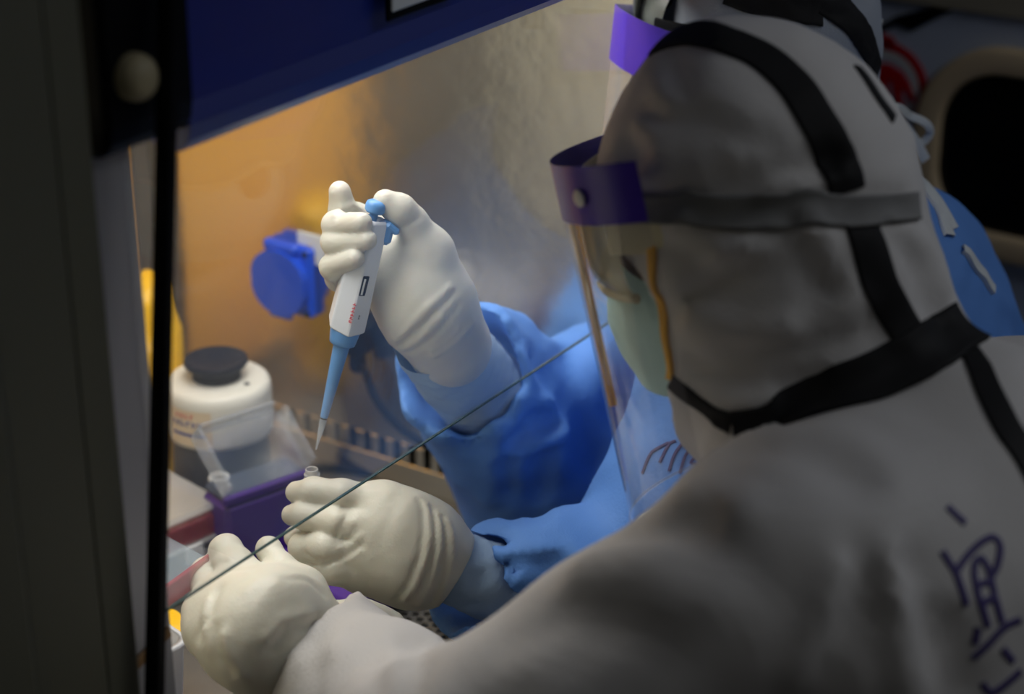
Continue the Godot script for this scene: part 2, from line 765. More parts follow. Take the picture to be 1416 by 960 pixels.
func materials() -> void:
	var cloth := noise_tex("cloth", 0.09, 4, true, 5.0)
	var fine := noise_tex("fine", 0.25, 3, true, 4.0)
	var brushed := noise_tex("smudge", 0.02, 5, true, 2.0)
	M.latex = relief(mat("latex_glove", Color(0.78, 0.77, 0.72), 0.48), cloth, 9.0, 0.12)
	M.latex.subsurf_scatter_enabled = true
	M.latex.subsurf_scatter_strength = 0.12

	M.white_box = mat("translucent_white_box", Color(0.90, 0.91, 0.93), 0.4)
	M.white_box.backlight_enabled = true
	M.white_box.backlight = Color(0.8, 0.8, 0.82)
	M.coverall = relief(mat("white_coverall", Color(0.80, 0.79, 0.785), 0.72), cloth, 7.0, 0.22)
	M.tape = relief(mat("black_seam_tape", Color(0.15, 0.15, 0.155), 0.55), fine, 9.0, 0.4)
	M.elastic = relief(mat("grey_elastic_band", Color(0.52, 0.52, 0.52), 0.8), fine, 14.0, 0.5)
	M.gown = relief(mat("blue_gown", Color(0.38, 0.59, 0.90), 0.7), cloth, 8.0, 0.25)
	M.gown.backlight_enabled = true
	M.gown.backlight = Color(0.04, 0.12, 0.35)
	M.inner_sleeve = relief(mat("pale_blue_sleeve", Color(0.58, 0.68, 0.80), 0.75), cloth, 9.0, 0.3)
	M.mask = relief(mat("teal_mask", Color(0.78, 0.92, 0.92), 0.8), fine, 10.0, 0.4)
	M.ink = mat("violet_ink", Color(0.27, 0.23, 0.46), 0.6)
	M.skin = mat("skin", Color(0.62, 0.46, 0.37), 0.55)
	M.cap_cloth = relief(mat("grey_cap", Color(0.62, 0.65, 0.70), 0.8), cloth, 8.0, 0.3)
	M.steel = relief(mat("stainless_steel", Color(0.91, 0.90, 0.87), 0.20, 1.0), brushed, 1.3, 0.16)
	M.steel_dull = relief(mat("dull_steel", Color(0.50, 0.49, 0.47), 0.42, 0.7), brushed, 3.0, 0.15)
	M.amber = mat("added_amber", Color(0.95, 0.71, 0.34), 0.5)  # colour of the added sheet that the steel wall mirrors
	M.inner_beige = mat("inner_beige", Color(0.80, 0.78, 0.69), 0.5)
	M.blue_paint = mat("blue_paint", Color(0.045, 0.14, 0.52), 0.28)
	M.blue_paint.clearcoat_enabled = true
	M.blue_paint.clearcoat = 0.4
	M.black = mat("black_plastic", Color(0.035, 0.035, 0.04), 0.5)
	M.rubber = mat("dark_rubber", Color(0.06, 0.07, 0.10), 0.6)
	M.post = relief(mat("dark_olive_post", Color(0.36, 0.36, 0.30), 0.6), fine, 4.0, 0.2)
	M.channel = mat("grey_channel", Color(0.62, 0.62, 0.64), 0.4, 0.2)
	M.knob = mat("beige_knob", Color(0.66, 0.62, 0.50), 0.5)
	M.white_label = mat("white_label", Color(0.85, 0.87, 0.88), 0.5)
	M.glass = clear_mat("sash_glass", Color(0.72, 0.78, 0.84), 0.06, 0.02)
	M.glass_edge = mat("green_glass_edge", Color(0.16, 0.27, 0.26), 0.15)
	M.film = clear_mat("visor_film", Color(0.80, 0.80, 0.86), 0.13, 0.06)
	M.purple_film = mat("purple_band", Color(0.27, 0.17, 0.70), 0.3)
	M.orange_trim = mat("orange_edge", Color(0.96, 0.72, 0.20), 0.7)  # hood binding, and the reflection drawn along the visor edge
	M.acrylic = clear_mat("acrylic", Color(0.70, 0.78, 0.84), 0.20, 0.05)
	M.frosted = clear_mat("frosted_plastic", Color(0.82, 0.82, 0.82), 0.45, 0.2)
	M.red_clear = clear_mat("red_tinted_plastic", Color(0.72, 0.28, 0.34), 0.55, 0.12)
	M.cream = mat("cream_lid", Color(0.84, 0.76, 0.64), 0.5)
	M.white_plastic = mat("white_plastic", Color(0.84, 0.85, 0.86), 0.35)
	M.mixer_white = mat("mixer_white", Color(0.85, 0.84, 0.80), 0.4)
	M.mixer_grey = mat("mixer_grey", Color(0.30, 0.31, 0.34), 0.5)
	M.cup = mat("navy_rubber_cup", Color(0.075, 0.10, 0.16), 0.5)
	M.yellow = relief(mat("yellow_plastic", Color(0.93, 0.72, 0.02), 0.35), cloth, 6.0, 0.3)
	M.slate = mat("slate_tip_rack", Color(0.24, 0.28, 0.36), 0.5)
	M.lid = clear_mat("clear_lid", Color(0.66, 0.76, 0.88), 0.045, 0.05)
	M.lid_edge = clear_mat("clear_lid_edge", Color(0.80, 0.84, 0.88), 0.17, 0.08)
	M.purple = relief(mat("purple_plastic", Color(0.27, 0.135, 0.50), 0.45), cloth, 4.0, 0.1)
	M.pip_white = mat("pipette_white", Color(0.84, 0.86, 0.89), 0.3)
	M.pip_blue = mat("pipette_blue", Color(0.36, 0.58, 0.82), 0.35)
	M.socket_blue = mat("socket_blue", Color(0.02, 0.30, 0.84), 0.35)
	M.sign_yellow = mat("sign_yellow", Color(0.88, 0.72, 0.02), 0.5)
	M.red_print = mat("red_print", Color(0.80, 0.16, 0.20), 0.5)
	M.blue_print = mat("blue_print", Color(0.12, 0.22, 0.55), 0.5)
	M.window_dark = mat("dark_window", Color(0.035, 0.045, 0.055), 0.12)
	M.window_rim = mat("beige_rim", Color(0.84, 0.75, 0.61), 0.6)
	M.wall_blue = relief(mat("pale_blue_wall", Color(0.74, 0.78, 0.86), 0.7), fine, 2.0, 0.15)
	M.wall_beige = relief(mat("beige_wall", Color(0.60, 0.57, 0.50), 0.7), fine, 2.0, 0.15)
	M.floor = relief(mat("grey_floor", Color(0.36, 0.37, 0.38), 0.55), fine, 2.0, 0.15)
	M.ceiling = mat("ceiling", Color(0.70, 0.70, 0.68), 0.8)
	M.emblem_red = mat("emblem_red", Color(0.78, 0.04, 0.08), 0.5)
	for k in ["rubber", "cup", "black", "tape"]:
		M[k].metallic_specular = 0.22
	M.lamp_glow = mat("lamp_glow", Color(0.9, 0.9, 0.88), 0.5)
	M.lamp_glow.emission_enabled = true
	M.lamp_glow.emission = Color(1, 0.98, 0.94)
	M.lamp_glow.emission_energy_multiplier = 1.2
	M.panel_glow = M.lamp_glow.duplicate()
	M.panel_glow.emission_energy_multiplier = 0.35
	M.tan_tape = mat("brown_tape", Color(0.50, 0.36, 0.16), 0.5)
	M.tip = clear_mat("tip_plastic", Color(0.85, 0.9, 0.95), 0.35, 0.08)

func room() -> void:
	struct("floor", box_mesh(Vector3(0.9, -0.05, 0.9), Vector3(4.6, 0.1, 4.2), 0.001), M.floor)
	struct("ceiling", box_mesh(Vector3(0.9, 2.40, 0.9), Vector3(4.6, 0.1, 4.2), 0.001), M.ceiling)
	struct("wall_left", box_mesh(Vector3(-1.3, 1.175, 0.9), Vector3(0.1, 2.25, 4.0), 0.001), M.wall_beige)
	struct("wall_right", box_mesh(Vector3(3.1, 1.175, 0.9), Vector3(0.1, 2.25, 4.0), 0.001), M.wall_beige)
	struct("wall_front", box_mesh(Vector3(0.9, 1.175, 2.9), Vector3(4.5, 2.25, 0.1), 0.001), M.wall_beige)
	struct("wall_back", box_mesh(Vector3(0.9, 1.175, -1.05), Vector3(4.5, 2.25, 0.1), 0.001), M.wall_blue)
	# ceiling light fitting behind the workers, and one added for the aisle fill
	for q in [[Vector3(1.25, 2.35, -0.35), "pale flat panel lamp on the ceiling behind the workers"], [Vector3(1.15, 2.35, 1.75), "added flat fill panel on the ceiling over the aisle"]]:
		var c: Vector3 = q[0]
		var t := thing("ceiling_light", q[1], "lamp", c, "ceiling panel lamps")
		obj("frame", box_mesh(c - Vector3(0, 0.025, 0), Vector3(0.58, 0.05, 1.18), 0.006), M.white_plastic, t)
		obj("diffuser", box_mesh(c - Vector3(0, 0.055, 0), Vector3(0.52, 0.02, 1.12), 0.004), M.panel_glow, t)
	# porthole window on the wall behind
	var zf := -1.0
	var ctr := on_z(1440, 222, zf)
	var rw := absf(on_z(1268, 205, zf).x - ctr.x)
	var rh := absf(on_z(1420, 68, zf).y - ctr.y)
	var ring := func(w: float, h: float, r: float, n: int) -> PackedVector2Array:
		var out := PackedVector2Array()
		for q in 4:
			var c := Vector2((w - r) * (1 if q in [0, 3] else -1), (h - r) * (1 if q < 2 else -1))
			for k in n:
				var an := PI / 2 * q + PI / 2 * k / (n - 1)
				out.append(c + Vector2(cos(an), sin(an)) * r)
		return out
	var w1 := struct("window_1", ArrayMesh.new(), M.window_dark)
	var rows := []
	for pr in [[0.0, 0.0, 0.0], [0.0, 0.0, 0.016], [0.004, 0.0, 0.021], [0.027, 0.0, 0.021], [0.031, 0.0, 0.016], [0.031, 0.0, 0.0]]:
		var row := []
		for q in ring.call(rw - pr[0], rh - pr[0], 0.105 - pr[0], 10):
			row.append(ctr + Vector3(q.x, q.y, pr[2]))
		row.reverse()
		rows.append(row)
	var st := begin()
	prism(st, ring.call(rw - 0.02, rh - 0.02, 0.085, 10), Transform3D(Basis(), ctr + Vector3(0, 0, -0.004)), 0.008)
	w1.mesh = done(st)
	obj("window_frame", sheet(rows, true), M.window_rim, w1)
	# red emblem and black swoosh on the wall, beige strip above
	var fr := func(px: float, py: float, lift: float) -> Transform3D:
		return Transform3D(Basis(), on_z(px, py, zf) + Vector3(0, 0, lift))
	var em := thing("wall_emblem", "round red emblem with white arcs on the pale wall behind the hoods", "emblem", on_z(1235, 110, zf))
	var ec := on_z(1222, 120, zf)
	var er := (on_z(1283, 120, zf) - ec).length()
	var arc := func(r0: float, r1: float, a0: float, a1: float) -> PackedVector2Array:
		var out := PackedVector2Array()
		for k in 25:
			var an := deg_to_rad(lerpf(a0, a1, k / 24.0))
			out.append(Vector2(cos(an), sin(an)) * r1)
		for k in 25:
			var an := deg_to_rad(lerpf(a1, a0, k / 24.0))
			out.append(Vector2(cos(an), sin(an)) * r0)
		return out
	var F := Transform3D(Basis(), ec)
	st = begin()
	prism(st, arc.call(er * 0.82, er, -30.0, 150.0), F, 0.002)
	obj("ring", done(st), M.emblem_red, em)
	st = begin()
	prism(st, arc.call(er * 0.64, er * 0.80, -35.0, 150.0), F, 0.0015)
	obj("pale_arc", done(st), M.white_label, em)
	st = begin()
	var wp := func(list: Array) -> PackedVector2Array:
		var out := PackedVector2Array()
		for i in range(0, list.size(), 2):
			var q: Vector3 = on_z(list[i], list[i + 1], zf) - ec
			out.append(Vector2(q.x, q.y))
		return out
	prism(st, wp.call([1205, 86, 1230, 88, 1248, 100, 1260, 118, 1268, 140, 1260, 142, 1250, 120, 1246, 130, 1252, 152, 1240, 148, 1234, 112, 1228, 110, 1228, 140, 1212, 134, 1200, 110]), F, 0.003)
	obj("figure", done(st), M.emblem_red, em)
	st = begin()
	prism(st, wp.call([1208, 50, 1216, 44, 1236, 52, 1240, 64, 1226, 64, 1214, 66]), F, 0.002)
	obj("finial", done(st), M.emblem_red, em)
	st = begin()
	prism(st, wp.call([1208, 40, 1240, 22, 1280, 12, 1345, -6, 1330, 8, 1290, 28, 1262, 42, 1240, 34, 1216, 46]), F, 0.004)
	var sw := obj("wall_swoosh", done(st), M.black)
	tag(sw, "black pointed swoosh painted above the red emblem on the back wall", "emblem")
	struct("trim_1", box_mesh(on_z(1230, 5, zf) + Vector3(0, 0.055, 0.004), Vector3(1.4, 0.10, 0.012), 0.003, Basis(Vector3(0, 0, 1), 0.0)), M.wall_beige)

func cabinet() -> void:
	var t := thing("safety_cabinet", "steel biological safety cabinet with dark blue hood panel and raised glass sash", "cabinet", Vector3(-0.3, 0, 0.06))
	var zl := -0.27
	# shell
	# far side wall with a row of outlet slots near its foot and the duct behind them
	var xs := []
	for k in 13:
		xs.append(on_z(487 + 20.6 * (k - 4), 609 + 5.4 * (k - 4), zl).x)
	var sy := on_z(550, 625, zl).y
	obj("side_wall", box_mesh(Vector3(-0.30, (sy + 0.0115 + 1.57) / 2, zl - 0.015), Vector3(0.60, 1.57 - sy - 0.0115, 0.03), 0.001), M.steel, t)
	obj("side_wall_foot", box_mesh(Vector3(-0.30, (0.70 + sy - 0.0115) / 2, zl - 0.015), Vector3(0.60, sy - 0.0115 - 0.70, 0.03), 0.001), M.steel, t)
	var from := -0.60
	for k in 14:
		var to: float = xs[k] - 0.0045 if k < 13 else 0.0
		if to > from:
			obj("slot_bar", box_mesh(Vector3((from + to) / 2, sy, zl - 0.015), Vector3(to - from, 0.0232, 0.03), 0.0008), M.steel, t)
		from = to + 0.009
	obj("duct_back", box_mesh(Vector3(-0.30, sy, zl - 0.085), Vector3(0.62, 0.14, 0.01), 0.001), M.steel_dull, t)
	obj("duct_roof", box_mesh(Vector3(-0.30, sy + 0.075, zl - 0.06), Vector3(0.62, 0.01, 0.06), 0.001), M.steel_dull, t)
	obj("duct_floor", box_mesh(Vector3(-0.30, sy - 0.075, zl - 0.06), Vector3(0.62, 0.01, 0.06), 0.001), M.steel_dull, t)
	obj("side_wall", box_mesh(Vector3(-0.30, 1.14, 0.425), Vector3(0.60, 0.86, 0.03), 0.002), M.inner_beige, t)
	obj("rear_wall", box_mesh(Vector3(-0.60, 1.14, 0.07), Vector3(0.03, 0.86, 0.68), 0.002), M.steel_dull, t)
	obj("added_rear_panel", box_mesh(Vector3(-0.582, 1.05, -0.075), Vector3(0.006, 0.62, 0.32), 0.002), M.amber, t)  # added amber sheet, out of view, whose reflection tans the steel side wall
	obj("cabinet_roof", box_mesh(Vector3(-0.30, 1.585, 0.07), Vector3(0.62, 0.03, 0.74), 0.002), M.white_plastic, t)
	obj("worktop", box_mesh(Vector3(-0.36, 0.705, 0.07), Vector3(0.46, 0.03, 0.68), 0.004), M.steel_dull, t)
	obj("cabinet_base", box_mesh(Vector3(-0.375, 0.655, 0.07), Vector3(0.47, 0.07, 0.72), 0.004), M.white_plastic, t)
	for sx in [-0.56, 0.02]:
		for sz in [-0.25, 0.39]:
			obj("leg", box_mesh(Vector3(sx, 0.31, sz), Vector3(0.05, 0.62, 0.05), 0.004), M.channel, t)
	# lamp inside, behind the hood panel
	var lt := obj("tube_lamp", box_mesh(Vector3(-0.20, 1.468, 0.06), Vector3(0.26, 0.036, 0.62), 0.01), M.lamp_glow, t)
	lt.set_meta("label", "lamp tube")
	obj("lamp_housing", box_mesh(Vector3(-0.20, 1.53, 0.06), Vector3(0.30, 0.09, 0.64), 0.01), M.white_plastic, t)
	# hood panel: rolled lower edge
	var prof := PackedVector2Array([Vector2(-0.02, 1.318), Vector2(-0.012, 1.306), Vector2(0.0, 1.301), Vector2(0.012, 1.303), Vector2(0.02, 1.311), Vector2(0.022, 1.322), Vector2(0.018, 1.335), Vector2(0.02, 1.36), Vector2(0.03, 1.80), Vector2(-0.02, 1.80)])
	var rows := []
	for z in [-0.34, -0.339, 0.318, 0.319]:
		var row := []
		var k: float = 0.0 if z in [-0.339, 0.318] else 0.004
		for q in prof:
			row.append(Vector3(q.x - (k if q.x > 0.0 else -k), q.y + (k if q.y < 1.31 else -k), z))
		rows.append(row)
	var st := begin()
	var f := Transform3D(Basis(Vector3(1, 0, 0), Vector3(0, 1, 0), Vector3(0, 0, 1)), Vector3(0, 0, -0.34))
	prism(st, prof, f, 0.66)
	obj("hood_panel", done(st), M.blue_paint, t)
	# end cap with its knob
	var cap := PackedVector2Array()
	for q in [[-0.03, 1.80], [-0.03, 1.318], [0.012, 1.318], [0.019, 1.321], [0.024, 1.328], [0.026, 1.34], [0.03, 1.80]]:
		cap.append(Vector2(q[0], q[1]))
	st = begin()
	prism(st, cap, Transform3D(Basis(), Vector3(0, 0, 0.321)), 0.074, 0.004)
	var ec := obj("end_cap", done(st), M.black, t)
	var kp := on_x(185, 106, 0.028)
	obj("knob", lathe(crisp([Vector2(0.0001, -0.004), Vector2(0.0145, -0.004), Vector2(0.0145, 0.004), Vector2(0.0130, 0.008), Vector2(0.0095, 0.0115), Vector2(0.0045, 0.013), Vector2(0.0001, 0.0133)]), frame(kp, Vector3(1, 0, 0), Vector3.UP)), M.knob, ec)
	# label plate on the hood
	var lp := on_x(590, -16, 0.0305)
	obj("label_plate", box_mesh(lp, Vector3(0.003, 0.016, 0.085), 0.001), M.white_label, t)
	obj("label_rim", box_mesh(lp + Vector3(-0.001, -0.002, 0), Vector3(0.003, 0.024, 0.093), 0.001), M.black, t)
	# post at the near end, channel and slanting bar
	obj("end_post", box_mesh(Vector3(-0.28, 1.20, 0.475), Vector3(0.63, 1.26, 0.068), 0.006), M.post, t)
	obj("end_post", box_mesh(Vector3(-0.28, 1.20, 0.575), Vector3(0.66, 1.26, 0.13), 0.008), M.post, t)
	obj("end_post_flange", box_mesh(Vector3(0.012, 1.20, 0.424), Vector3(0.03, 1.26, 0.034), 0.004), M.post, t)
	obj("sash_channel", box_mesh(Vector3(-0.008, 1.02, 0.376), Vector3(0.014, 0.62, 0.058), 0.003), M.channel, t)
	obj("brown_tape", box_mesh(on_x(202, 905, 0.0), Vector3(0.003, 0.009, 0.05), 0.0008, Basis(Vector3(1, 0, 0), 0.25)), M.tan_tape, t)
	var b0 := on_x(234, -20, 0.04)
	var b1 := on_x(213, 985, 0.04)
	var bd := (b1 - b0)
	obj("slanting_bar", box_mesh((b0 + b1) / 2, Vector3(0.012, bd.length(), 0.0125), 0.003, frame(b0, -bd, Vector3(0, 0, 1)).basis), M.black, t)
	# the sash: a pane with a dark green lower edge
	var g := obj("sash_pane", box_mesh(Vector3(-0.0, 1.205, 0.045), Vector3(0.0028, 0.446, 0.63), 0.0004), M.glass, t)
	obj("pane_edge", box_mesh(Vector3(0.0, 0.9814, 0.045), Vector3(0.0030, 0.0010, 0.63), 0.0003), M.glass_edge, g)
	# intake grille: a plate pierced in a staggered pattern over a dark trough
	var gx0 := -0.135
	var gx1 := 0.06
	obj("intake_trough", box_mesh(Vector3(-0.02, 0.626, 0.07), Vector3(0.24, 0.012, 0.72), 0.001), M.steel_dull, t)
	obj("trough_side", box_mesh(Vector3(0.085, 0.66, 0.07), Vector3(0.012, 0.07, 0.72), 0.001), M.steel_dull, t)
	for sz in [-0.284, 0.424]:
		obj("trough_end", box_mesh(Vector3(-0.02, 0.665, sz), Vector3(0.22, 0.09, 0.012), 0.001), M.steel_dull, t)
	st = begin()
	var pz := 0.0118
	var px_ := 0.0090
	var z0 := -0.262
	var i := 0
	while gx0 + i * px_ < gx1:
		var j := 0
		while z0 + j * pz < 0.40:
			var c := Vector3(gx0 + i * px_, 0.718, z0 + j * pz + (pz / 2 if i % 2 else 0.0))
			for k in 6:
				var a0 := TAU * k / 6.0
				var a1 := TAU * (k + 1) / 6.0
				var o0 := c + Vector3(cos(a0) * px_ * 0.68, 0, sin(a0) * pz * 0.56)
				var o1 := c + Vector3(cos(a1) * px_ * 0.68, 0, sin(a1) * pz * 0.5)
				var i0 := c + Vector3(cos(a0) * 0.0046, 0.0, sin(a0) * 0.0042)
				var i1 := c + Vector3(cos(a1) * 0.0046, 0.0, sin(a1) * 0.0042)
				quad(st, o0, o1, i1, i0, Vector3.UP)
				quad(st, i0, i1, i1 - Vector3(0, 0.002, 0), i0 - Vector3(0, 0.002, 0), c - (i0 + i1) / 2)
			j += 1
		i += 1
	var gr := obj("intake_grille", done(st), M.steel_dull, t)
	gr.set_meta("kind", "stuff")
	obj("front_lip", box_mesh(Vector3(0.075, 0.700, 0.07), Vector3(0.032, 0.036, 0.70), 0.012), M.steel_dull, t)


func letters(st: SurfaceTool, f: Transform3D, n: int, w: float, h: float, seed_no: int) -> void:
	# a row of small printed strokes, too blurred in the photograph to read
	var rng := RandomNumberGenerator.new()
	rng.seed = seed_no
	for k in n:
		var x := (k - n / 2.0 + 0.5) * w * 1.35
		var hh := h * rng.randf_range(0.75, 1.0)
		box(st, f * Vector3(x - w * 0.3, (hh - h) / 2, 0), Vector3(w * 0.3, hh, 0.0004), 0.0001, f.basis)
		box(st, f * Vector3(x + w * 0.05, h * rng.randf_range(-0.3, 0.3), 0), Vector3(w * 0.7, h * 0.22, 0.0004), 0.0001, f.basis)
		if rng.randf() < 0.6:
			box(st, f * Vector3(x + w * 0.3, 0, 0), Vector3(w * 0.25, hh * 0.7, 0.0004), 0.0001, f.basis)

func instruments() -> void:
	var wt := 0.72
	# vortex mixer
	var c := P(305, 600, 1.95)
	c.y = wt
	var t := thing("vortex_mixer", "white round-topped vortex mixer with a dark rubber cup standing at the back of the worktop", "mixer", c)
	var F := Transform3D(Basis(), c)
	obj("base", lathe(crisp([Vector2(0.0001, 0.0), Vector2(0.050, 0.0), Vector2(0.052, 0.02), Vector2(0.045, 0.112), Vector2(0.0001, 0.113)]), F), M.mixer_grey, t)
	var body := obj("body", lathe([Vector2(0.0001, 0.111), Vector2(0.047, 0.111), Vector2(0.0512, 0.113), Vector2(0.0525, 0.118), Vector2(0.0525, 0.13), Vector2(0.0522, 0.155), Vector2(0.0518, 0.160), Vector2(0.0500, 0.1645), Vector2(0.0465, 0.167), Vector2(0.040, 0.168), Vector2(0.030, 0.1682), Vector2(0.0001, 0.1682)], F, 56), M.mixer_white, t)
	obj("cup", lathe([Vector2(0.0001, 0.167), Vector2(0.0235, 0.167), Vector2(0.0235, 0.170), Vector2(0.0215, 0.173), Vector2(0.022, 0.177), Vector2(0.0295, 0.181), Vector2(0.0312, 0.184), Vector2(0.0305, 0.187), Vector2(0.0285, 0.1878), Vector2(0.020, 0.185), Vector2(0.010, 0.183), Vector2(0.0001, 0.1825)], F, 48), M.cup, t)
	# label wrapped on the drum's left side
	var mid := atan2((CAM - c).z, (CAM - c).x)
	var rows := []
	for i in 7:
		var row := []
		for j in 17:
			var an := mid + lerpf(0.15, 1.05, j / 16.0)
			row.append(c + Vector3(cos(an) * 0.0531, lerpf(0.117, 0.154, i / 6.0), sin(an) * 0.0531))
		rows.append(row)
	var lb := obj("label", sheet(rows), M.cream, body)
	for spec in [[0.148, 0.62, 4, 0.0040, 0.0045, "red"], [0.140, 0.60, 6, 0.0044, 0.0065, "blue"]]:
		var st2 := begin()
		for k in spec[2]:
			var an2: float = mid + spec[1] - (k - spec[2] / 2.0) * spec[3] * 1.4 / 0.053
			var o := Vector3(cos(an2), 0, sin(an2))
			var fr := Transform3D(Basis(Vector3(sin(an2), 0, -cos(an2)), Vector3.UP, o), c + o * 0.0534 + Vector3(0, spec[0], 0))
			letters(st2, fr, 1, spec[3], spec[4], 7 + k)
		obj("lettering", done(st2), M.red_print if spec[5] == "red" else M.blue_print, t)
	rows = []
	for i in 2:
		var row := []
		for j in 15:
			var an := mid + lerpf(0.26, 0.98, j / 14.0)
			row.append(c + Vector3(cos(an) * 0.0534, 0.127 + 0.003 * i, sin(an) * 0.0534))
		rows.append(row)
	obj("underline", sheet(rows), M.blue_print, t)
	var sp := mid - 0.9
	obj("screw", lathe(crisp([Vector2(0.0001, 0.0), Vector2(0.003, 0.0), Vector2(0.003, 0.0018), Vector2(0.0001, 0.002)]), Transform3D(Basis(), c + Vector3(cos(sp) * 0.036, 0.1677, sin(sp) * 0.036)), 14), M.mixer_grey, t)

	# purple tip box with its clear lid standing open
	var bh := 0.105
	var a0 := on_y(312, 692, wt + bh)
	var ax := (on_y(432, 650, wt + bh) - a0)
	var aw := ax.length()
	var xb := ax.normalized()
	var zb := xb.cross(Vector3.UP).normalized()
	if zb.x < 0:
		zb = -zb
	var BB := Basis(xb, Vector3.UP, xb.cross(Vector3.UP))
	var bdep := 0.045
	var bctr := a0 + ax / 2 - zb * bdep / 2
	var t2 := thing("tip_box", "purple pipette tip box with its clear lid standing open in front of the vortex mixer", "box", Vector3(bctr.x, wt, bctr.z))
	obj("body", box_mesh(bctr - Vector3(0, bh / 2 + 0.004, 0), Vector3(aw, bh - 0.008, bdep), 0.005, BB), M.purple, t2)
	obj("tray", box_mesh(bctr - Vector3(0, 0.004, 0), Vector3(aw - 0.004, 0.008, bdep - 0.004), 0.003, BB), M.slate, t2)
	obj("rim", box_mesh(a0 + ax / 2 - zb * 0.003 - Vector3(0, 0.004, 0), Vector3(aw + 0.002, 0.010, 0.006), 0.002, BB), M.purple, t2)
	var hinge := a0 - zb * 0.006
	var tl := P(254, 604, 1.845)
	var lean := (tl - hinge)
	lean = (lean - xb * lean.dot(xb) * 0.7)
	var lh := lean.length()
	var ly := lean.normalized()
	var lz := xb.cross(ly).normalized()
	if lz.dot(CAM - hinge) < 0:
		lz = -lz
	var fp := Transform3D(Basis(xb, ly, lz), hinge)
	var st := begin()
	var poly := PackedVector2Array()
	for q in [[0.0, 0.0], [aw, 0.0], [aw, lh * 0.86], [aw * 0.985, lh * 0.94], [aw * 0.95, lh * 0.98], [aw * 0.90, lh], [aw * 0.05, lh], [0.0, lh * 0.93]]:
		poly.append(Vector2(q[0], q[1]))
	prism(st, poly, fp, 0.003, 0.001)
	var lid := obj("lid", done(st), M.lid, t2)
	st = begin()
	prism(st, PackedVector2Array([Vector2(0, 0), Vector2(0.004, 0), Vector2(0.004, lh * 0.95), Vector2(0, lh * 0.95)]), fp, 0.022, 0.001)
	obj("lid_wall", done(st), M.lid_edge, lid)
	st = begin()
	prism(st, PackedVector2Array([Vector2(aw - 0.004, 0), Vector2(aw, 0), Vector2(aw, lh * 0.88), Vector2(aw - 0.004, lh * 0.88)]), fp, 0.022, 0.001)
	obj("lid_wall", done(st), M.lid_edge, lid)
	st = begin()
	prism(st, PackedVector2Array([Vector2(0.004, lh - 0.004), Vector2(aw * 0.9, lh - 0.004), Vector2(aw * 0.9, lh), Vector2(0.004, lh)]), fp, 0.022, 0.001)
	obj("lid_wall", done(st), M.lid_edge, lid)
	var tp := P(303, 660, 1.87)
	var t3 := thing("sample_tube", "small white open tube with a ringed mouth behind the clear lid", "tube", Vector3(tp.x, wt, tp.z))
	obj("barrel", lathe(crisp([Vector2(0.0001, 0.0), Vector2(0.006, 0.0), Vector2(0.0065, 0.045)]), Transform3D(Basis().scaled(Vector3(1, 2.2, 1)), Vector3(tp.x, wt, tp.z)), 24), M.white_plastic, t3)
	obj("mouth", lathe([Vector2(0.0062, 0.044), Vector2(0.0095, 0.046), Vector2(0.0105, 0.0485), Vector2(0.0095, 0.051), Vector2(0.0075, 0.0505), Vector2(0.0068, 0.047)], Transform3D(Basis(), Vector3(tp.x, wt + 0.055, tp.z)), 28), M.white_plastic, t3)

	# yellow bag at the back
	var by := P(196, 480, 2.0)
	var fb := Field.new()
	var g := fb.group(0.03, 0.03)
	fb.cap(g, Vector3(by.x, wt + 0.036, by.z), Vector3(by.x, 0.93, by.z), 0.036, 0.026)
	fb.ell(g, P(214, 470, 2.0), Vector3(0.024, 0.03, 0.024))
	fb.ell(g, P(196, 545, 2.0), Vector3(0.040, 0.06, 0.036))
	fb.cap(g, P(196, 420, 2.0), P(208, 396, 2.0), 0.020, 0.014)
	fb.noise = FastNoiseLite.new()
	fb.noise.frequency = 28.0
	fb.noise.seed = 5
	fb.noise_amp = 0.004
	tag(obj("waste_bag", fb.mesh(0.006), M.yellow), "bulging yellow plastic bag standing behind the vortex mixer", "bag")

	# blue socket outlet on the far side wall, with its flap
	var zl := -0.27
	var sc := on_z(403, 378, zl)
	var s := 1.0 / FPX * (sc - CAM).length() * 1.25
	var t4 := thing("wall_socket", "bright blue flapped power socket on the side wall above the mixer", "socket", sc)
	st = begin()
	var pl := PackedVector2Array()
	for k in 8:
		var an := TAU * (k + 0.5) / 8
		pl.append(Vector2(cos(an) * 0.036, sin(an) * 0.040))
	box(st, sc + Vector3(0.004, -0.002, 0.006), Vector3(0.062, 0.078, 0.012), 0.004)
	obj("plate", done(st), M.socket_blue, t4)
	for sx in [-1, 1]:
		for sy in [-1, 1]:
			obj("screw", lathe(crisp([Vector2(0.0001, 0.0), Vector2(0.0035, 0.0), Vector2(0.0032, 0.002), Vector2(0.0001, 0.0022)]), frame(sc + Vector3(0.004 + sx * 0.025, -0.002 + sy * 0.033, 0.012), Vector3(0, 0, 1), Vector3.UP), 12), M.rubber, t4)
	st = begin()
	var fl := PackedVector2Array()
	for k in 24:
		var an := TAU * k / 24
		fl.append(Vector2(clampf(cos(an) * 0.036, -0.034, 0.034), sin(an) * 0.036 - 0.004))
	prism(st, fl, Transform3D(Basis(), sc + Vector3(-0.001, 0, 0.012)), 0.011, 0.004)
	var flap := obj("flap", done(st), M.socket_blue, t4)
	obj("hinge", box_mesh(sc + Vector3(0.0, 0.034, 0.014), Vector3(0.044, 0.013, 0.012), 0.004), M.socket_blue, flap)
	obj("thumb_lip", box_mesh(sc + Vector3(-0.001, -0.040, 0.018), Vector3(0.030, 0.008, 0.008), 0.003), M.socket_blue, flap)
	# warning sticker beside it
	var wc := on_z(431, 344, zl)
	var t5 := thing("warning_sticker", "white sticker with a yellow triangle beside the blue socket", "sticker", wc)
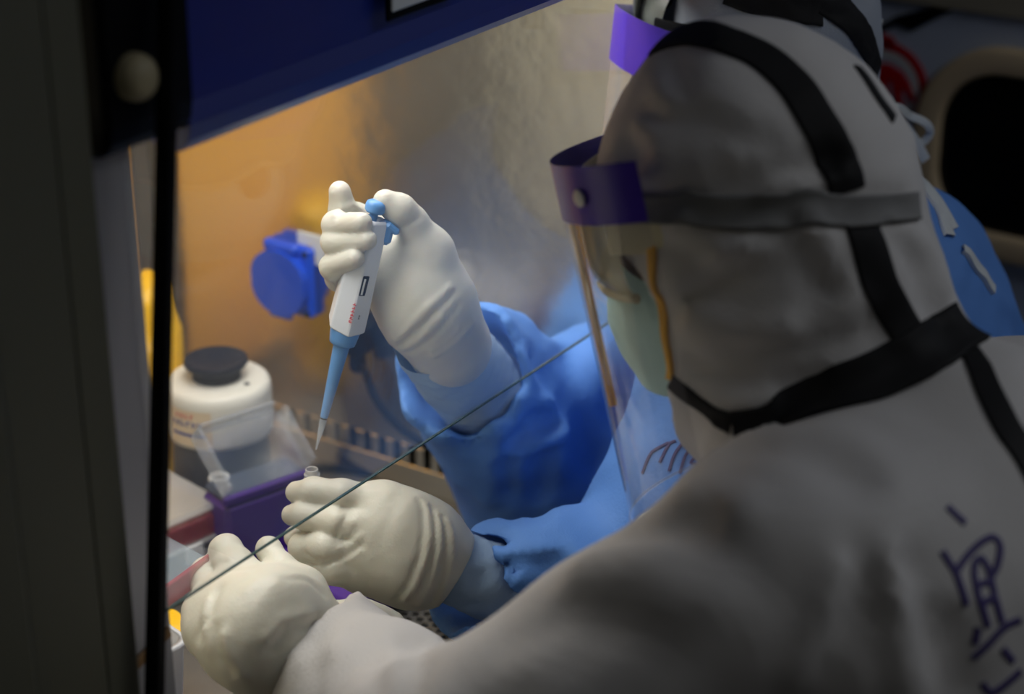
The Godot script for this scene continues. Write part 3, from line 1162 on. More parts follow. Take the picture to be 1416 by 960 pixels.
	obj("paper", box_mesh(wc + Vector3(0, 0, 0.001), Vector3(0.034, 0.032, 0.002), 0.0004), M.white_label, t5)
	st = begin()
	prism(st, PackedVector2Array([Vector2(-0.0105, -0.010), Vector2(0.0075, -0.010), Vector2(-0.0015, 0.007)]), Transform3D(Basis(), wc + Vector3(0, -0.001, 0.002)), 0.0006)
	obj("triangle", done(st), M.sign_yellow, t5)
	st = begin()
	prism(st, PackedVector2Array([Vector2(-0.0018, 0.004), Vector2(-0.0035, -0.003), Vector2(-0.0015, -0.003), Vector2(-0.003, -0.0085), Vector2(0.0008, -0.0015), Vector2(-0.0012, -0.0015), Vector2(0.0002, 0.003)]), Transform3D(Basis(), wc + Vector3(0, -0.001, 0.0026)), 0.0004)
	obj("bolt", done(st), M.black, t5)
	# black plug and its cable
	var pc := on_z(509, 474, zl)
	var t6 := thing("power_cable", "black power plug on the side wall with a cable looping down to the worktop", "cable", pc)
	st = begin()
	box(st, pc + Vector3(0, 0.012, 0.016), Vector3(0.026, 0.036, 0.032), 0.006)
	box(st, pc + Vector3(0.001, -0.014, 0.02), Vector3(0.016, 0.022, 0.018), 0.005)
	obj("plug", done(st), M.rubber, t6)
	var cab := [pc + Vector3(0.001, -0.02, 0.02), on_z(505, 515, zl + 0.03), on_z(520, 552, zl + 0.035), on_z(552, 590, zl + 0.035), on_z(592, 617, zl + 0.03), on_z(622, 634, zl + 0.025)]
	cab.append_array([on_y(636, 654, wt + 0.012), on_y(630, 668, wt + 0.006), on_y(598, 674, wt + 0.004), on_y(555, 664, wt + 0.004), on_y(500, 652, wt + 0.004), on_y(440, 648, wt + 0.004), on_y(380, 668, wt + 0.004)])
	obj("cord", tube(spline(cab, 0.006), 0.0042, 10), M.rubber, t6)

	# purple tray lying on the worktop
	var q0 := on_y(362, 770, wt + 0.03)
	var q1 := on_y(466, 722, wt + 0.03)
	var q2 := on_y(556, 800, wt + 0.03)
	var xd := (q1 - q0)
	var zd := (q2 - q1)
	zd = zd - xd.normalized() * zd.dot(xd.normalized())
	var tc := q0 + xd / 2 + zd / 2
	var B := Basis(xd.normalized(), Vector3.UP, xd.normalized().cross(Vector3.UP))
	var t7 := thing("purple_rack", "flat purple plastic rack lying on the worktop behind the lower gloved hands", "rack", tc - Vector3(0, 0.03, 0))
	obj("body", box_mesh(tc - Vector3(0, 0.017, 0), Vector3(xd.length(), 0.026, zd.length()), 0.004, B), M.purple, t7)
	obj("lid", box_mesh(tc - Vector3(0, 0.002, 0), Vector3(xd.length() + 0.003, 0.008, zd.length() + 0.003), 0.003, B), M.purple, t7)

	# lidded clear box at the left
	var r1 := P(312, 690, 1.86)
	var top := r1.y
	var e0 := on_y(226, 655, top) - r1
	var e1 := on_y(190, 742, top) - r1
	e0 = Vector3(e0.x, 0, e0.z)
	var ex := Vector3(e1.x, 0, e1.z).normalized()
	var ez := ex.cross(Vector3.UP).normalized()
	if ez.dot(e0) < 0:
		ez = -ez
	var bw := 0.15
	var bl := 0.11
	var bc := r1 + ex * bw / 2 + ez * bl / 2
	var B2 := Basis(ex, Vector3.UP, ex.cross(Vector3.UP))
	var t8 := thing("lidded_box", "clear plastic box with a cream topped lid and pink sides left of the purple rack", "box", Vector3(bc.x, wt, bc.z))
	obj("base", box_mesh(Vector3(bc.x, (wt + top - 0.036) / 2, bc.z), Vector3(bw - 0.006, top - 0.036 - wt, bl - 0.006), 0.004, B2), M.acrylic, t8)
	obj("lid_top", box_mesh(bc - Vector3(0, 0.004, 0), Vector3(bw, 0.008, bl), 0.003, B2), M.frosted, t8)
	obj("insert", box_mesh(bc - Vector3(0, 0.012, 0), Vector3(bw - 0.016, 0.008, bl - 0.016), 0.002, B2), M.cream, t8)
	obj("lid_side", box_mesh(bc - Vector3(0, 0.021, 0), Vector3(bw - 0.001, 0.022, bl - 0.001), 0.002, B2), M.red_clear, t8)
	obj("lid_rim", box_mesh(bc - Vector3(0, 0.034, 0), Vector3(bw + 0.004, 0.004, bl + 0.004), 0.001, B2), M.frosted, t8)
	var ez2 := -ez
	obj("clasp", box_mesh(r1 + ex * 0.042 + ez2 * 0.004 - Vector3(0, 0.040, 0), Vector3(0.020, 0.018, 0.003), 0.001, B2), M.white_plastic, t8)

	# red edged clear rack that the nearest hand holds
	var h0 := P(302, 772, 1.535)
	var h1 := P(196, 868, 1.495)
	var hx := (h1 - h0)
	hx.y *= 0.6
	var hl := hx.length()
	hx = hx.normalized()
	var hz := hx.cross(Vector3.UP).normalized()
	if hz.dot(Vector3(-1, 0, 0)) < 0:
		hz = -hz
	var hy := hz.cross(hx).normalized()
	if hy.y < 0:
		hy = -hy
	var B3 := Basis(hx, hy, hx.cross(hy))
	var t9 := thing("tube_rack", "clear rack with a red band gripped by the nearest gloved hand", "rack", h0)
	var hc := h0 + hx * hl / 2
	obj("front_band", box_mesh(hc, Vector3(hl, 0.018, 0.004), 0.001, B3), M.red_clear, t9)
	obj("floor_sheet", box_mesh(hc + hz * 0.045 - hy * 0.007, Vector3(hl, 0.003, 0.086), 0.001, B3), M.acrylic, t9)
	obj("back_band", box_mesh(hc + hz * 0.09 + hy * 0.004, Vector3(hl, 0.024, 0.004), 0.001, B3), M.acrylic, t9)

	# yellow tub and white box at the very left
	var yb := on_y(231, 856, wt + 0.09)
	var t10 := thing("yellow_tub", "small yellow tub behind the white open box", "tub", Vector3(yb.x, wt, yb.z))
	obj("body", lathe(crisp([Vector2(0.0001, 0.0), Vector2(0.019, 0.0), Vector2(0.021, 0.075)]), Transform3D(Basis(), Vector3(yb.x - 0.01, wt, yb.z + 0.012)), 32), M.yellow, t10)
	obj("lid", lathe([Vector2(0.021, 0.074), Vector2(0.031, 0.075), Vector2(0.0315, 0.083), Vector2(0.029, 0.088), Vector2(0.012, 0.090), Vector2(0.0001, 0.0905)], Transform3D(Basis(), Vector3(yb.x - 0.01, wt, yb.z + 0.012)), 32), M.yellow, t10)
	var wb := on_y(262, 884, wt + 0.1)
	var t11 := thing("white_box", "white open-topped plastic box beside the dark post", "box", Vector3(wb.x, wt, wb.z))
	rows = []
	var bx := Vector3(-0.2, 0, 0.98).normalized()
	var bz := Vector3(-0.98, 0, -0.2).normalized()
	var cc := wb + bx * 0.045 + bz * 0.03
	for lv in [[0.0, 0.001, 0.001], [0.0, 0.036, 0.023], [0.004, 0.039, 0.026], [0.092, 0.045, 0.031], [0.096, 0.047, 0.033], [0.1, 0.047, 0.033], [0.1, 0.042, 0.028], [0.006, 0.036, 0.023], [0.006, 0.001, 0.001]]:
		var row := []
		for k in 32:
			var an := TAU * k / 32
			var cx := signf(cos(an)) * pow(absf(cos(an)), 0.35)
			var cz := signf(sin(an)) * pow(absf(sin(an)), 0.35)
			row.append(Vector3(cc.x, wt + lv[0], cc.z) + bx * (cx * lv[1]) - bz * (cz * lv[2]))
		rows.append(row)
	obj("body", sheet(rows, true), M.white_box, t11)
	obj("slip", box_mesh(Vector3(cc.x, wt + 0.088, cc.z), Vector3(0.04, 0.003, 0.06), 0.001), M.white_label, t11)

# ---------------------------------------------------------------- the two workers
func face_basis(pitch: float, yaw: float) -> Basis:
	# x points out of the back of the head, y up, z to the wearer's left
	return Basis(Vector3.UP, yaw) * Basis(Vector3(0, 0, 1), pitch)

# head under the hood: brow, nose, chin, ears; goggles and a mask cover most of it
func head_mesh(c: Vector3, B: Basis) -> ArrayMesh:
	var f := Field.new()
	var g := f.group(0.03, 0.02)
	var L := func(x: float, y: float, z: float) -> Vector3: return c + B * Vector3(x, y, z)
	f.ell(g, L.call(0.0, 0.02, 0.0), Vector3(0.094, 0.105, 0.074), B)
	f.ell(g, L.call(-0.035, -0.05, 0.0), Vector3(0.058, 0.068, 0.056), B)
	f.cap(g, L.call(-0.088, 0.005, 0), L.call(-0.108, -0.030, 0), 0.009, 0.014)
	f.cap(g, L.call(-0.080, 0.028, 0.03), L.call(-0.080, 0.028, -0.03), 0.012, 0.012)
	f.cap(g, L.call(-0.085, -0.062, 0.014), L.call(-0.085, -0.062, -0.014), 0.011, 0.011)
	f.ell(g, L.call(-0.075, -0.098, 0), Vector3(0.02, 0.018, 0.024), B)
	for s in [-1.0, 1.0]:
		f.ell(g, L.call(0.01, -0.01, 0.074 * s), Vector3(0.018, 0.03, 0.008), B)
	f.cap(g, L.call(0.03, -0.08, 0), L.call(0.05, -0.16, 0), 0.055, 0.06)
	return f.mesh(0.006)

func goggles(parent: Node3D, c: Vector3, B: Basis, lens_m: Material, strap_m: Material) -> void:
	var rows := []
	var rows2 := []
	for i in 9:
		var row := []
		var row2 := []
		for j in 25:
			var an := lerpf(-1.35, 1.35, j / 24.0)
			var yy := lerpf(-0.036, 0.030, i / 8.0)
			var bulge := 0.010 * (1.0 - pow(absf(i / 4.0 - 1.0), 3.0))
			var dip := 0.012 * exp(-pow(an / 0.25, 2.0)) * (1.0 if i < 3 else 0.0)
			row.append(c + B * Vector3(-(0.040 + (0.072 + bulge) * cos(an)), 0.016 + yy * 1.15 + dip, (0.086 + bulge) * sin(an)))
		rows.append(row)
	obj("goggle_lens", sheet(rows), lens_m, parent)
	for k in [0, 8]:
		obj("goggle_rim", tube(rows[k], 0.0035, 8), strap_m, parent)
	for s in [-1.0, 1.0]:
		obj("goggle_strap", box_mesh(c + B * Vector3(-0.02, 0.02, 0.092 * s), Vector3(0.09, 0.022, 0.004), 0.001, B), strap_m, parent)

func face_mask(parent: Node3D, c: Vector3, B: Basis, m: Material) -> void:
	var rows := []
	for i in 17:
		var row := []
		for j in 21:
			var an := lerpf(-1.62, 1.62, j / 20.0)
			var v := i / 16.0
			var pleat := 0.0022 * absf(fposmod(v * 4.0, 1.0) - 0.5)
			var out := 0.020 * sin(PI * clampf(v * 0.9 + 0.05, 0, 1)) + pleat
			row.append(c + B * Vector3(-(0.030 + (0.066 + out) * cos(an)), lerpf(-0.104, -0.008 - 0.016 * pow(absf(an) / 1.4, 2.0), v), (0.070 + out * 0.4) * sin(an)))
		rows.append(row)
	obj("face_mask", sheet(rows), m, parent)

# clear visor with a purple brow band; lean tips its lower edge towards the chest
func visor(parent: Node3D, c: Vector3, B: Basis, rx: float, rz: float, fwd: float, top: float, long_: float, band_h: float, a0: float, a1: float, rivet: bool, flare := 0.0) -> void:
	var make := func(y0: float, y1: float, n: int, off: float, from: float, to: float) -> Array:
		var rows := []
		for i in n + 1:
			var row := []
			var y := lerpf(y0, y1, float(i) / n)
			for j in 41:
				var an := lerpf(from, to, j / 40.0)
				row.append(c + B * Vector3(-(fwd + (rx + off + flare * (top - y)) * cos(an)), y, (rz + off + flare * (top - y)) * sin(an)))
			rows.append(row)
		return rows
	var film := obj("visor_film", sheet(make.call(top - long_, top, 10, 0.0, a0, a1)), M.film, parent)
	obj("visor_band", sheet(make.call(top - band_h, top, 3, 0.0012, a0, a1)), M.purple_film, parent)
	obj("visor_hem", tube(make.call(top - long_, top, 10, 0.0, a0, a1)[0], 0.0011, 6), M.film, film)
	var edge := []
	for r in make.call(top - long_ * 0.66, top - band_h * 0.3, 6, -0.004, 0.5, 0.8):
		edge.append(r[20])
	obj("visor_edge_glint", tube(edge, 0.0030, 8), M.orange_trim, parent)  # orange strip painted in for a reflection along the film edge
	if not rivet:
		return
	# rivet where the band is fastened at the temple
	var an := 1.02
	var p := c + B * Vector3(-(fwd + (rx + 0.003) * cos(an)), top - band_h * 0.52, (rz + 0.003) * sin(an))
	var nrm := B * Vector3(-cos(an), 0, sin(an))
	obj("visor_rivet", lathe(crisp([Vector2(0.0001, 0.0), Vector2(0.0065, 0.0), Vector2(0.0055, 0.002), Vector2(0.0001, 0.0026)]), frame(p, nrm, Vector3.UP), 20), M.white_plastic, parent)

func stool(label: String, at: Vector3, h: float) -> void:
	var t := thing("stool", label, "stool", Vector3(at.x, 0, at.z))
	var F := Transform3D(Basis(), Vector3(at.x, 0, at.z))
	obj("seat", lathe([Vector2(0.0001, h - 0.06), Vector2(0.15, h - 0.06), Vector2(0.165, h - 0.05), Vector2(0.17, h - 0.03), Vector2(0.165, h - 0.01), Vector2(0.15, h), Vector2(0.0001, h)], F), M.black, t)
	obj("column", lathe(crisp([Vector2(0.022, 0.05), Vector2(0.022, h - 0.06)]), F, 20), M.steel_dull, t)
	obj("foot_ring", lathe(crisp([Vector2(0.0001, 0.0), Vector2(0.20, 0.0), Vector2(0.20, 0.018), Vector2(0.03, 0.05), Vector2(0.0001, 0.05)]), F), M.steel_dull, t)

func legs_mesh(hip: Vector3, seat: float) -> ArrayMesh:
	var f := Field.new()
	var g := f.group(0.05, 0.03)
	f.cap(g, hip + Vector3(0, 0.10, 0.07), hip + Vector3(0, 0.10, -0.07), 0.14, 0.14)
	f.cap(g, hip + Vector3(0, 0.32, 0), hip + Vector3(0, 0.10, 0), 0.15, 0.15)
	for s in [-1.0, 1.0]:
		var h := hip + Vector3(0, 0.09, 0.09 * s)
		var k := hip + Vector3(-0.20, 0.06, 0.11 * s)
		f.cap(g, h, k, 0.085, 0.07)
		f.cap(g, k, Vector3(k.x + 0.06, 0.11, k.z), 0.068, 0.05)
		f.cap(g, Vector3(k.x + 0.06, 0.055, k.z), Vector3(k.x - 0.10, 0.045, k.z), 0.05, 0.04)
	return f.mesh(0.016)

func tie(pts: Array, width: float, m: Material, called: String, parent: Node3D) -> void:
	# a flat ribbon through the points; its face looks towards the room
	var b := spline(pts, 0.006)
	var rows := []
	for i in b.size():
		var t: Vector3 = (b[mini(i + 1, b.size() - 1)] - b[maxi(i - 1, 0)]).normalized()
		var n := Vector3(0.6, 0.3, 0.74)
		var s := t.cross(n).normalized() * width * 0.5
		var nn := s.cross(t).normalized() * 0.0006
		rows.append([b[i] - s + nn, b[i] + s + nn, b[i] + s - nn, b[i] - s - nn])
	obj(called, sheet(rows, true), m, parent)

func hooded_head(f: Field, g: int, c: Vector3, B: Basis) -> void:
	f.ell(g, c + B * Vector3(0.005, 0.0, 0.0), Vector3(0.118, 0.148, 0.106), B)

var near_f: Field
var far_f: Field

func near_person() -> void:
	var hc := P(1042, 305, 1.37)
	var B := face_basis(0.22, 0.10)
	var t := thing("person", "person in a white hooded coverall with black seam tape and a visor, seen from behind", "person", Vector3(0.5, 0, 0.05))
	var f := Field.new()
	near_f = f
	var g := f.group(0.045, 0.05)
	hooded_head(f, g, hc, B)
	f.ell(g, hc + B * Vector3(0.022, -0.08, 0.0), Vector3(0.102, 0.115, 0.10), B)
	f.cap(g, hc + B * Vector3(0.010, -0.10, 0), Vector3(0.35, 1.09, 0.05), 0.090, 0.078)
	f.cap(g, Vector3(0.42, 1.04, 0.17), Vector3(0.43, 1.015, -0.07), 0.085, 0.080)
	f.ell(g, Vector3(0.46, 0.93, 0.05), Vector3(0.15, 0.24, 0.20))
	f.cap(g, Vector3(0.48, 0.9, 0.05), Vector3(0.5, 0.62, 0.05), 0.16, 0.16)
	var ga := f.group(0.03, 0.06)
	f.chain(ga, [P(1090, 808, 1.25), P(635, 1100, 1.27), P(525, 968, 1.44), P(450, 925, 1.49), P(420, 880, 1.50)], [0.092, 0.085, 0.057, 0.050, 0.050])
	var gr := f.group(0.03, 0.05)
	f.chain(gr, [Vector3(0.44, 1.03, -0.10), Vector3(0.30, 0.86, -0.16), Vector3(0.20, 0.90, -0.02)], [0.085, 0.06, 0.05])
	# the opening of the hood round the face, and of the left cuff
	var gf := f.group(0.02, 0.0, 1)
	f.ell(gf, hc + B * Vector3(-0.155, -0.065, 0.0), Vector3(0.125, 0.115, 0.20), B)
	var gc := f.group(0.02, 0.0, 1)
	f.cap(gc, P(462, 950, 1.48), P(405, 850, 1.52), 0.040, 0.048)
	var gs := f.group(0.02, 0.0, 1)
	f.ell(gs, P(249, 535, 1.53), Vector3(0.205, 0.205, 0.205))
	f.noise = FastNoiseLite.new()
	f.noise.frequency = 7.0
	f.noise.fractal_octaves = 3
	f.noise.seed = 11
	f.noise_amp = 0.005
	f.noise2 = FastNoiseLite.new()
	f.noise2.frequency = 5.5
	f.noise2.fractal_octaves = 2
	f.noise2.seed = 6
	f.noise2_amp = 0.011
	# folds, laid on the plain shape before they are cut
	var folds := [
		[[885, 286, 940, 290, 1010, 292, 1080, 292, 1150, 292, 1200, 290, 1240, 287], 0.013, 0.006],
		[[915, 490, 960, 505, 1040, 532, 1120, 520], 0.010, 0.009],
		[[1120, 300, 1135, 350, 1165, 400, 1180, 450], 0.009, -0.006],
		[[1230, 310, 1262, 350, 1280, 410, 1300, 440], 0.010, 0.007],
		[[1240, 320, 1285, 345, 1305, 390], 0.010, -0.006],
		[[930, 330, 945, 300], 0.006, -0.005],
		[[905, 120, 930, 150, 925, 190], 0.008, -0.004],
		[[925, 400, 960, 365, 1010, 345, 1060, 335], 0.012, -0.009],
		[[920, 430, 970, 400, 1030, 375, 1080, 365], 0.012, 0.008],
		[[960, 440, 1030, 462, 1100, 450, 1180, 420], 0.012, -0.008],
		[[900, 330, 950, 350, 990, 380], 0.010, 0.007],
		[[1010, 490, 1090, 495, 1200, 460], 0.011, 0.008],
		[[1060, 330, 1110, 350, 1140, 400, 1120, 440], 0.012, 0.008],
		[[930, 540, 1000, 550, 1060, 548], 0.009, -0.006],
		[[880, 170, 915, 195, 918, 225, 890, 255], 0.009, -0.008],
		[[862, 240, 880, 215, 870, 185], 0.009, 0.007],
		[[925, 75, 950, 140, 985, 205], 0.006, 0.004],
		[[985, 205, 1000, 250, 1005, 270], 0.006, 0.004],
		[[880, 160, 960, 165, 1060, 200], 0.010, 0.005],
		[[1000, 262, 1060, 246, 1150, 225], 0.010, 0.008],
		[[1060, 262, 1120, 250, 1160, 235], 0.008, -0.005],
		[[950, 640, 1020, 618, 1100, 612, 1180, 660], 0.016, 0.007],
		[[890, 705, 960, 690, 1020, 705], 0.018, -0.012],
		[[840, 745, 900, 735, 990, 720], 0.014, 0.006],
		[[1200, 780, 1190, 840, 1150, 900, 1110, 970], 0.018, 0.014],
		[[1170, 790, 1140, 870, 1105, 960], 0.012, -0.010],
		[[1260, 790, 1300, 870, 1330, 960], 0.016, 0.008],
		[[1225, 770, 1245, 860, 1260, 960], 0.012, -0.008],
		[[820, 790, 900, 790, 980, 830], 0.020, -0.010],
		[[700, 880, 790, 850, 880, 880], 0.018, 0.005],
		[[430, 880, 440, 930, 430, 970], 0.010, 0.004],
		[[500, 870, 520, 920, 520, 970], 0.012, 0.005],
		[[580, 890, 575, 930, 560, 970], 0.012, 0.006],
	]
	var plan := []
	for q in folds:
		plan.append([lay(f, q[0]), q[1], q[2]])
	for q in plan:
		f.crease(q[0], q[1], q[2])
	obj("coverall", f.mesh(0.0068, Vector3(-1, 0.6, -1)), M.coverall, t)
	obj("trousers", legs_mesh(Vector3(0.52, 0.50, 0.05), 0.5), M.coverall, t)
	stool("black round stool under the person in the white coverall", Vector3(0.52, 0, 0.05), 0.46)
	var head := obj("head", head_mesh(hc, B), M.skin, t)
	goggles(head, hc, B, clear_mat("olive_goggles", Color(0.66, 0.64, 0.52), 0.8, 0.15), mat("olive_strap", Color(0.86, 0.83, 0.70), 0.6))
	face_mask(head, hc, B, M.mask)
	# seam tapes
	var W := 0.0125
	var tapes := [
		[844, 118, 0.006, 868, 92, 0.008, 905, 66, 0.010, 950, 46, 0.011, 1000, 52, W, 1050, 75, W, 1095, 112, W, 1130, 165, W, 1155, 215, W, 1172, 265, W],
		[1190, 305, W, 1206, 350, W, 1218, 395, W, 1240, 435, 0.012, 1264, 470, 0.012],
		[1338, 452, 0.016, 1280, 487, 0.017, 1200, 527, 0.016, 1120, 562, 0.013, 1060, 580, 0.010, 1015, 586, 0.009],
		[1012, 585, 0.008, 985, 572, 0.006, 950, 548, 0.006, 928, 528, 0.005],
		[1336, 470, 0.006, 1352, 502, 0.0075, 1370, 545, 0.0085, 1394, 592, 0.009, 1420, 632, 0.009, 1446, 690, 0.009, 1462, 760, 0.009, 1468, 840, 0.009],
		[1160, 60, 0.003, 1185, 92, 0.004, 1215, 135, 0.005, 1236, 165, 0.006],
	]
	for q in tapes:
		obj("seam_tape", band(f, q, 0.0045 if q[0] == 1338 else 0.0016), M.tape, t)
	obj("visor_strap", band(f, [885, 286, 0.009, 940, 290, 0.010, 1010, 292, 0.011, 1080, 292, 0.011, 1150, 292, 0.010, 1200, 290, 0.010, 1240, 287, 0.009, 1268, 284, 0.009], 0.003), M.elastic, t)
	obj("hood_binding", band(f, [893, 312, 0.003, 902, 350, 0.0035, 905, 400, 0.0035, 908, 450, 0.0035, 916, 500, 0.0035, 926, 525, 0.003], 0.002), M.orange_trim, t)
	# handwriting in violet marker on the back of the shoulder
	var ink := [
		[1310, 700, 1322, 712, 1335, 724],
		[1303, 762, 1313, 778, 1322, 793, 1330, 815, 1337, 838],
		[1321, 793, 1335, 772, 1356, 751, 1374, 743, 1383, 755, 1379, 782, 1370, 799],
		[1360, 772, 1350, 775, 1347, 792, 1352, 820, 1361, 848, 1367, 868],
		[1356, 771, 1365, 783, 1371, 803, 1377, 830, 1386, 862],
		[1350, 812, 1360, 806, 1369, 806],
		[1357, 838, 1368, 829, 1377, 829],
		[1345, 911, 1363, 895, 1388, 869, 1412, 857],
		[1353, 868, 1348, 892],
		[1386, 897, 1402, 916],
		[1358, 944, 1366, 956, 1376, 957, 1394, 944, 1412, 928],
	]
	for q in ink:
		var b := []
		for i in range(0, q.size(), 2):
			b.append_array([q[i], q[i + 1], 0.0022])
		obj("marker_stroke", band(f, b, 0.0008, 2, 0.004), M.ink, t)
	# visor: fixed round the brow, tipped with the head
	visor(t, hc, face_basis(0.29, 0.16) * Basis(Vector3(1, 0, 0), -0.10), 0.111, 0.116, 0.017, 0.070, 0.262, 0.040, -1.5, 1.5, true)
	near_hand(t)

func near_hand(t: Node3D) -> void:
	var f := Field.new()
	var g := f.group(0.022, 0.010)
	var w := P(455, 915, 1.5)
	f.chain(g, [P(490, 925, 1.495), w, P(375, 875, 1.482)], [0.035, 0.035, 0.042])
	f.ell(g, P(347, 858, 1.482), Vector3(0.052, 0.031, 0.045), Basis(Vector3(0, 0, 1), 0.25) * Basis(Vector3.UP, -0.2))
	f.cap(g, P(385, 865, 1.482), P(415, 818, 1.51), 0.031, 0.0175)
	f.cap(g, P(370, 860, 1.482), P(338, 815, 1.505), 0.035, 0.0165)
	f.cap(g, P(350, 875, 1.477), P(300, 835, 1.5), 0.035, 0.0158)
	f.cap(g, P(355, 890, 1.472), P(290, 870, 1.49), 0.033, 0.0145)
	var fingers := [
		[[P(415, 818, 1.51), P(388, 786, 1.523), P(372, 760, 1.535), P(372, 758, 1.555)], [0.0165, 0.0112, 0.0092, 0.0085]],
		[[P(338, 815, 1.505), P(326, 784, 1.515), P(312, 762, 1.53), P(304, 772, 1.555)], [0.0165, 0.0138, 0.0118, 0.0100]],
		[[P(300, 835, 1.5), P(288, 806, 1.525), P(285, 792, 1.55), P(290, 800, 1.565)], [0.0158, 0.0125, 0.0108, 0.009]],
		[[P(290, 868, 1.49), P(276, 845, 1.505), P(274, 836, 1.53), P(270, 842, 1.545)], [0.0142, 0.0108, 0.0092, 0.008]],
		[[P(420, 880, 1.525), P(430, 850, 1.565), P(400, 810, 1.585), P(385, 795, 1.595)], [0.022, 0.014, 0.0115, 0.010]],
	]
	for q in fingers:
		f.chain(f.group(0.006, 0.008), q[0], q[1])
	f.fatten(1.026)
	f.noise = FastNoiseLite.new()
	f.noise.frequency = 26.0
	f.noise.seed = 4
	f.noise_amp = 0.0012
	var folds := [
		[[288, 780, 318, 772, 340, 770], 0.0035, -0.0018],
		[[296, 792, 322, 788, 348, 786], 0.0035, 0.0014],
		[[300, 815, 288, 850, 272, 880], 0.005, 0.0035],
		[[288, 830, 280, 870], 0.004, -0.0025],
		[[310, 880, 318, 910, 335, 935], 0.005, -0.0025],
		[[296, 870, 302, 905, 318, 928], 0.005, 0.003],
		[[395, 800, 425, 800, 448, 820], 0.004, 0.0025],
		[[378, 895, 400, 868, 440, 858], 0.006, 0.003],
		[[370, 885, 392, 860, 432, 850], 0.005, -0.0025],
	]
	var plan := []
	for q in folds:
		plan.append([lay(f, q[0]), q[1], q[2]])
	for q in plan:
		f.crease(q[0], q[1], q[2])
	obj("glove", f.mesh(0.0026), M.latex, t)
	# the flared end of the glove on the far side of the sleeve
	var fc := Field.new()
	var gc := fc.group(0.01, 0.01)
	fc.chain(gc, [P(455, 866, 1.535), P(500, 862, 1.54), P(538, 866, 1.545)], [0.020, 0.018, 0.013])
	fc.noise = FastNoiseLite.new()
	fc.noise.frequency = 40.0
	fc.noise_amp = 0.003
	obj("glove_cuff", fc.mesh(0.004), M.latex, t)

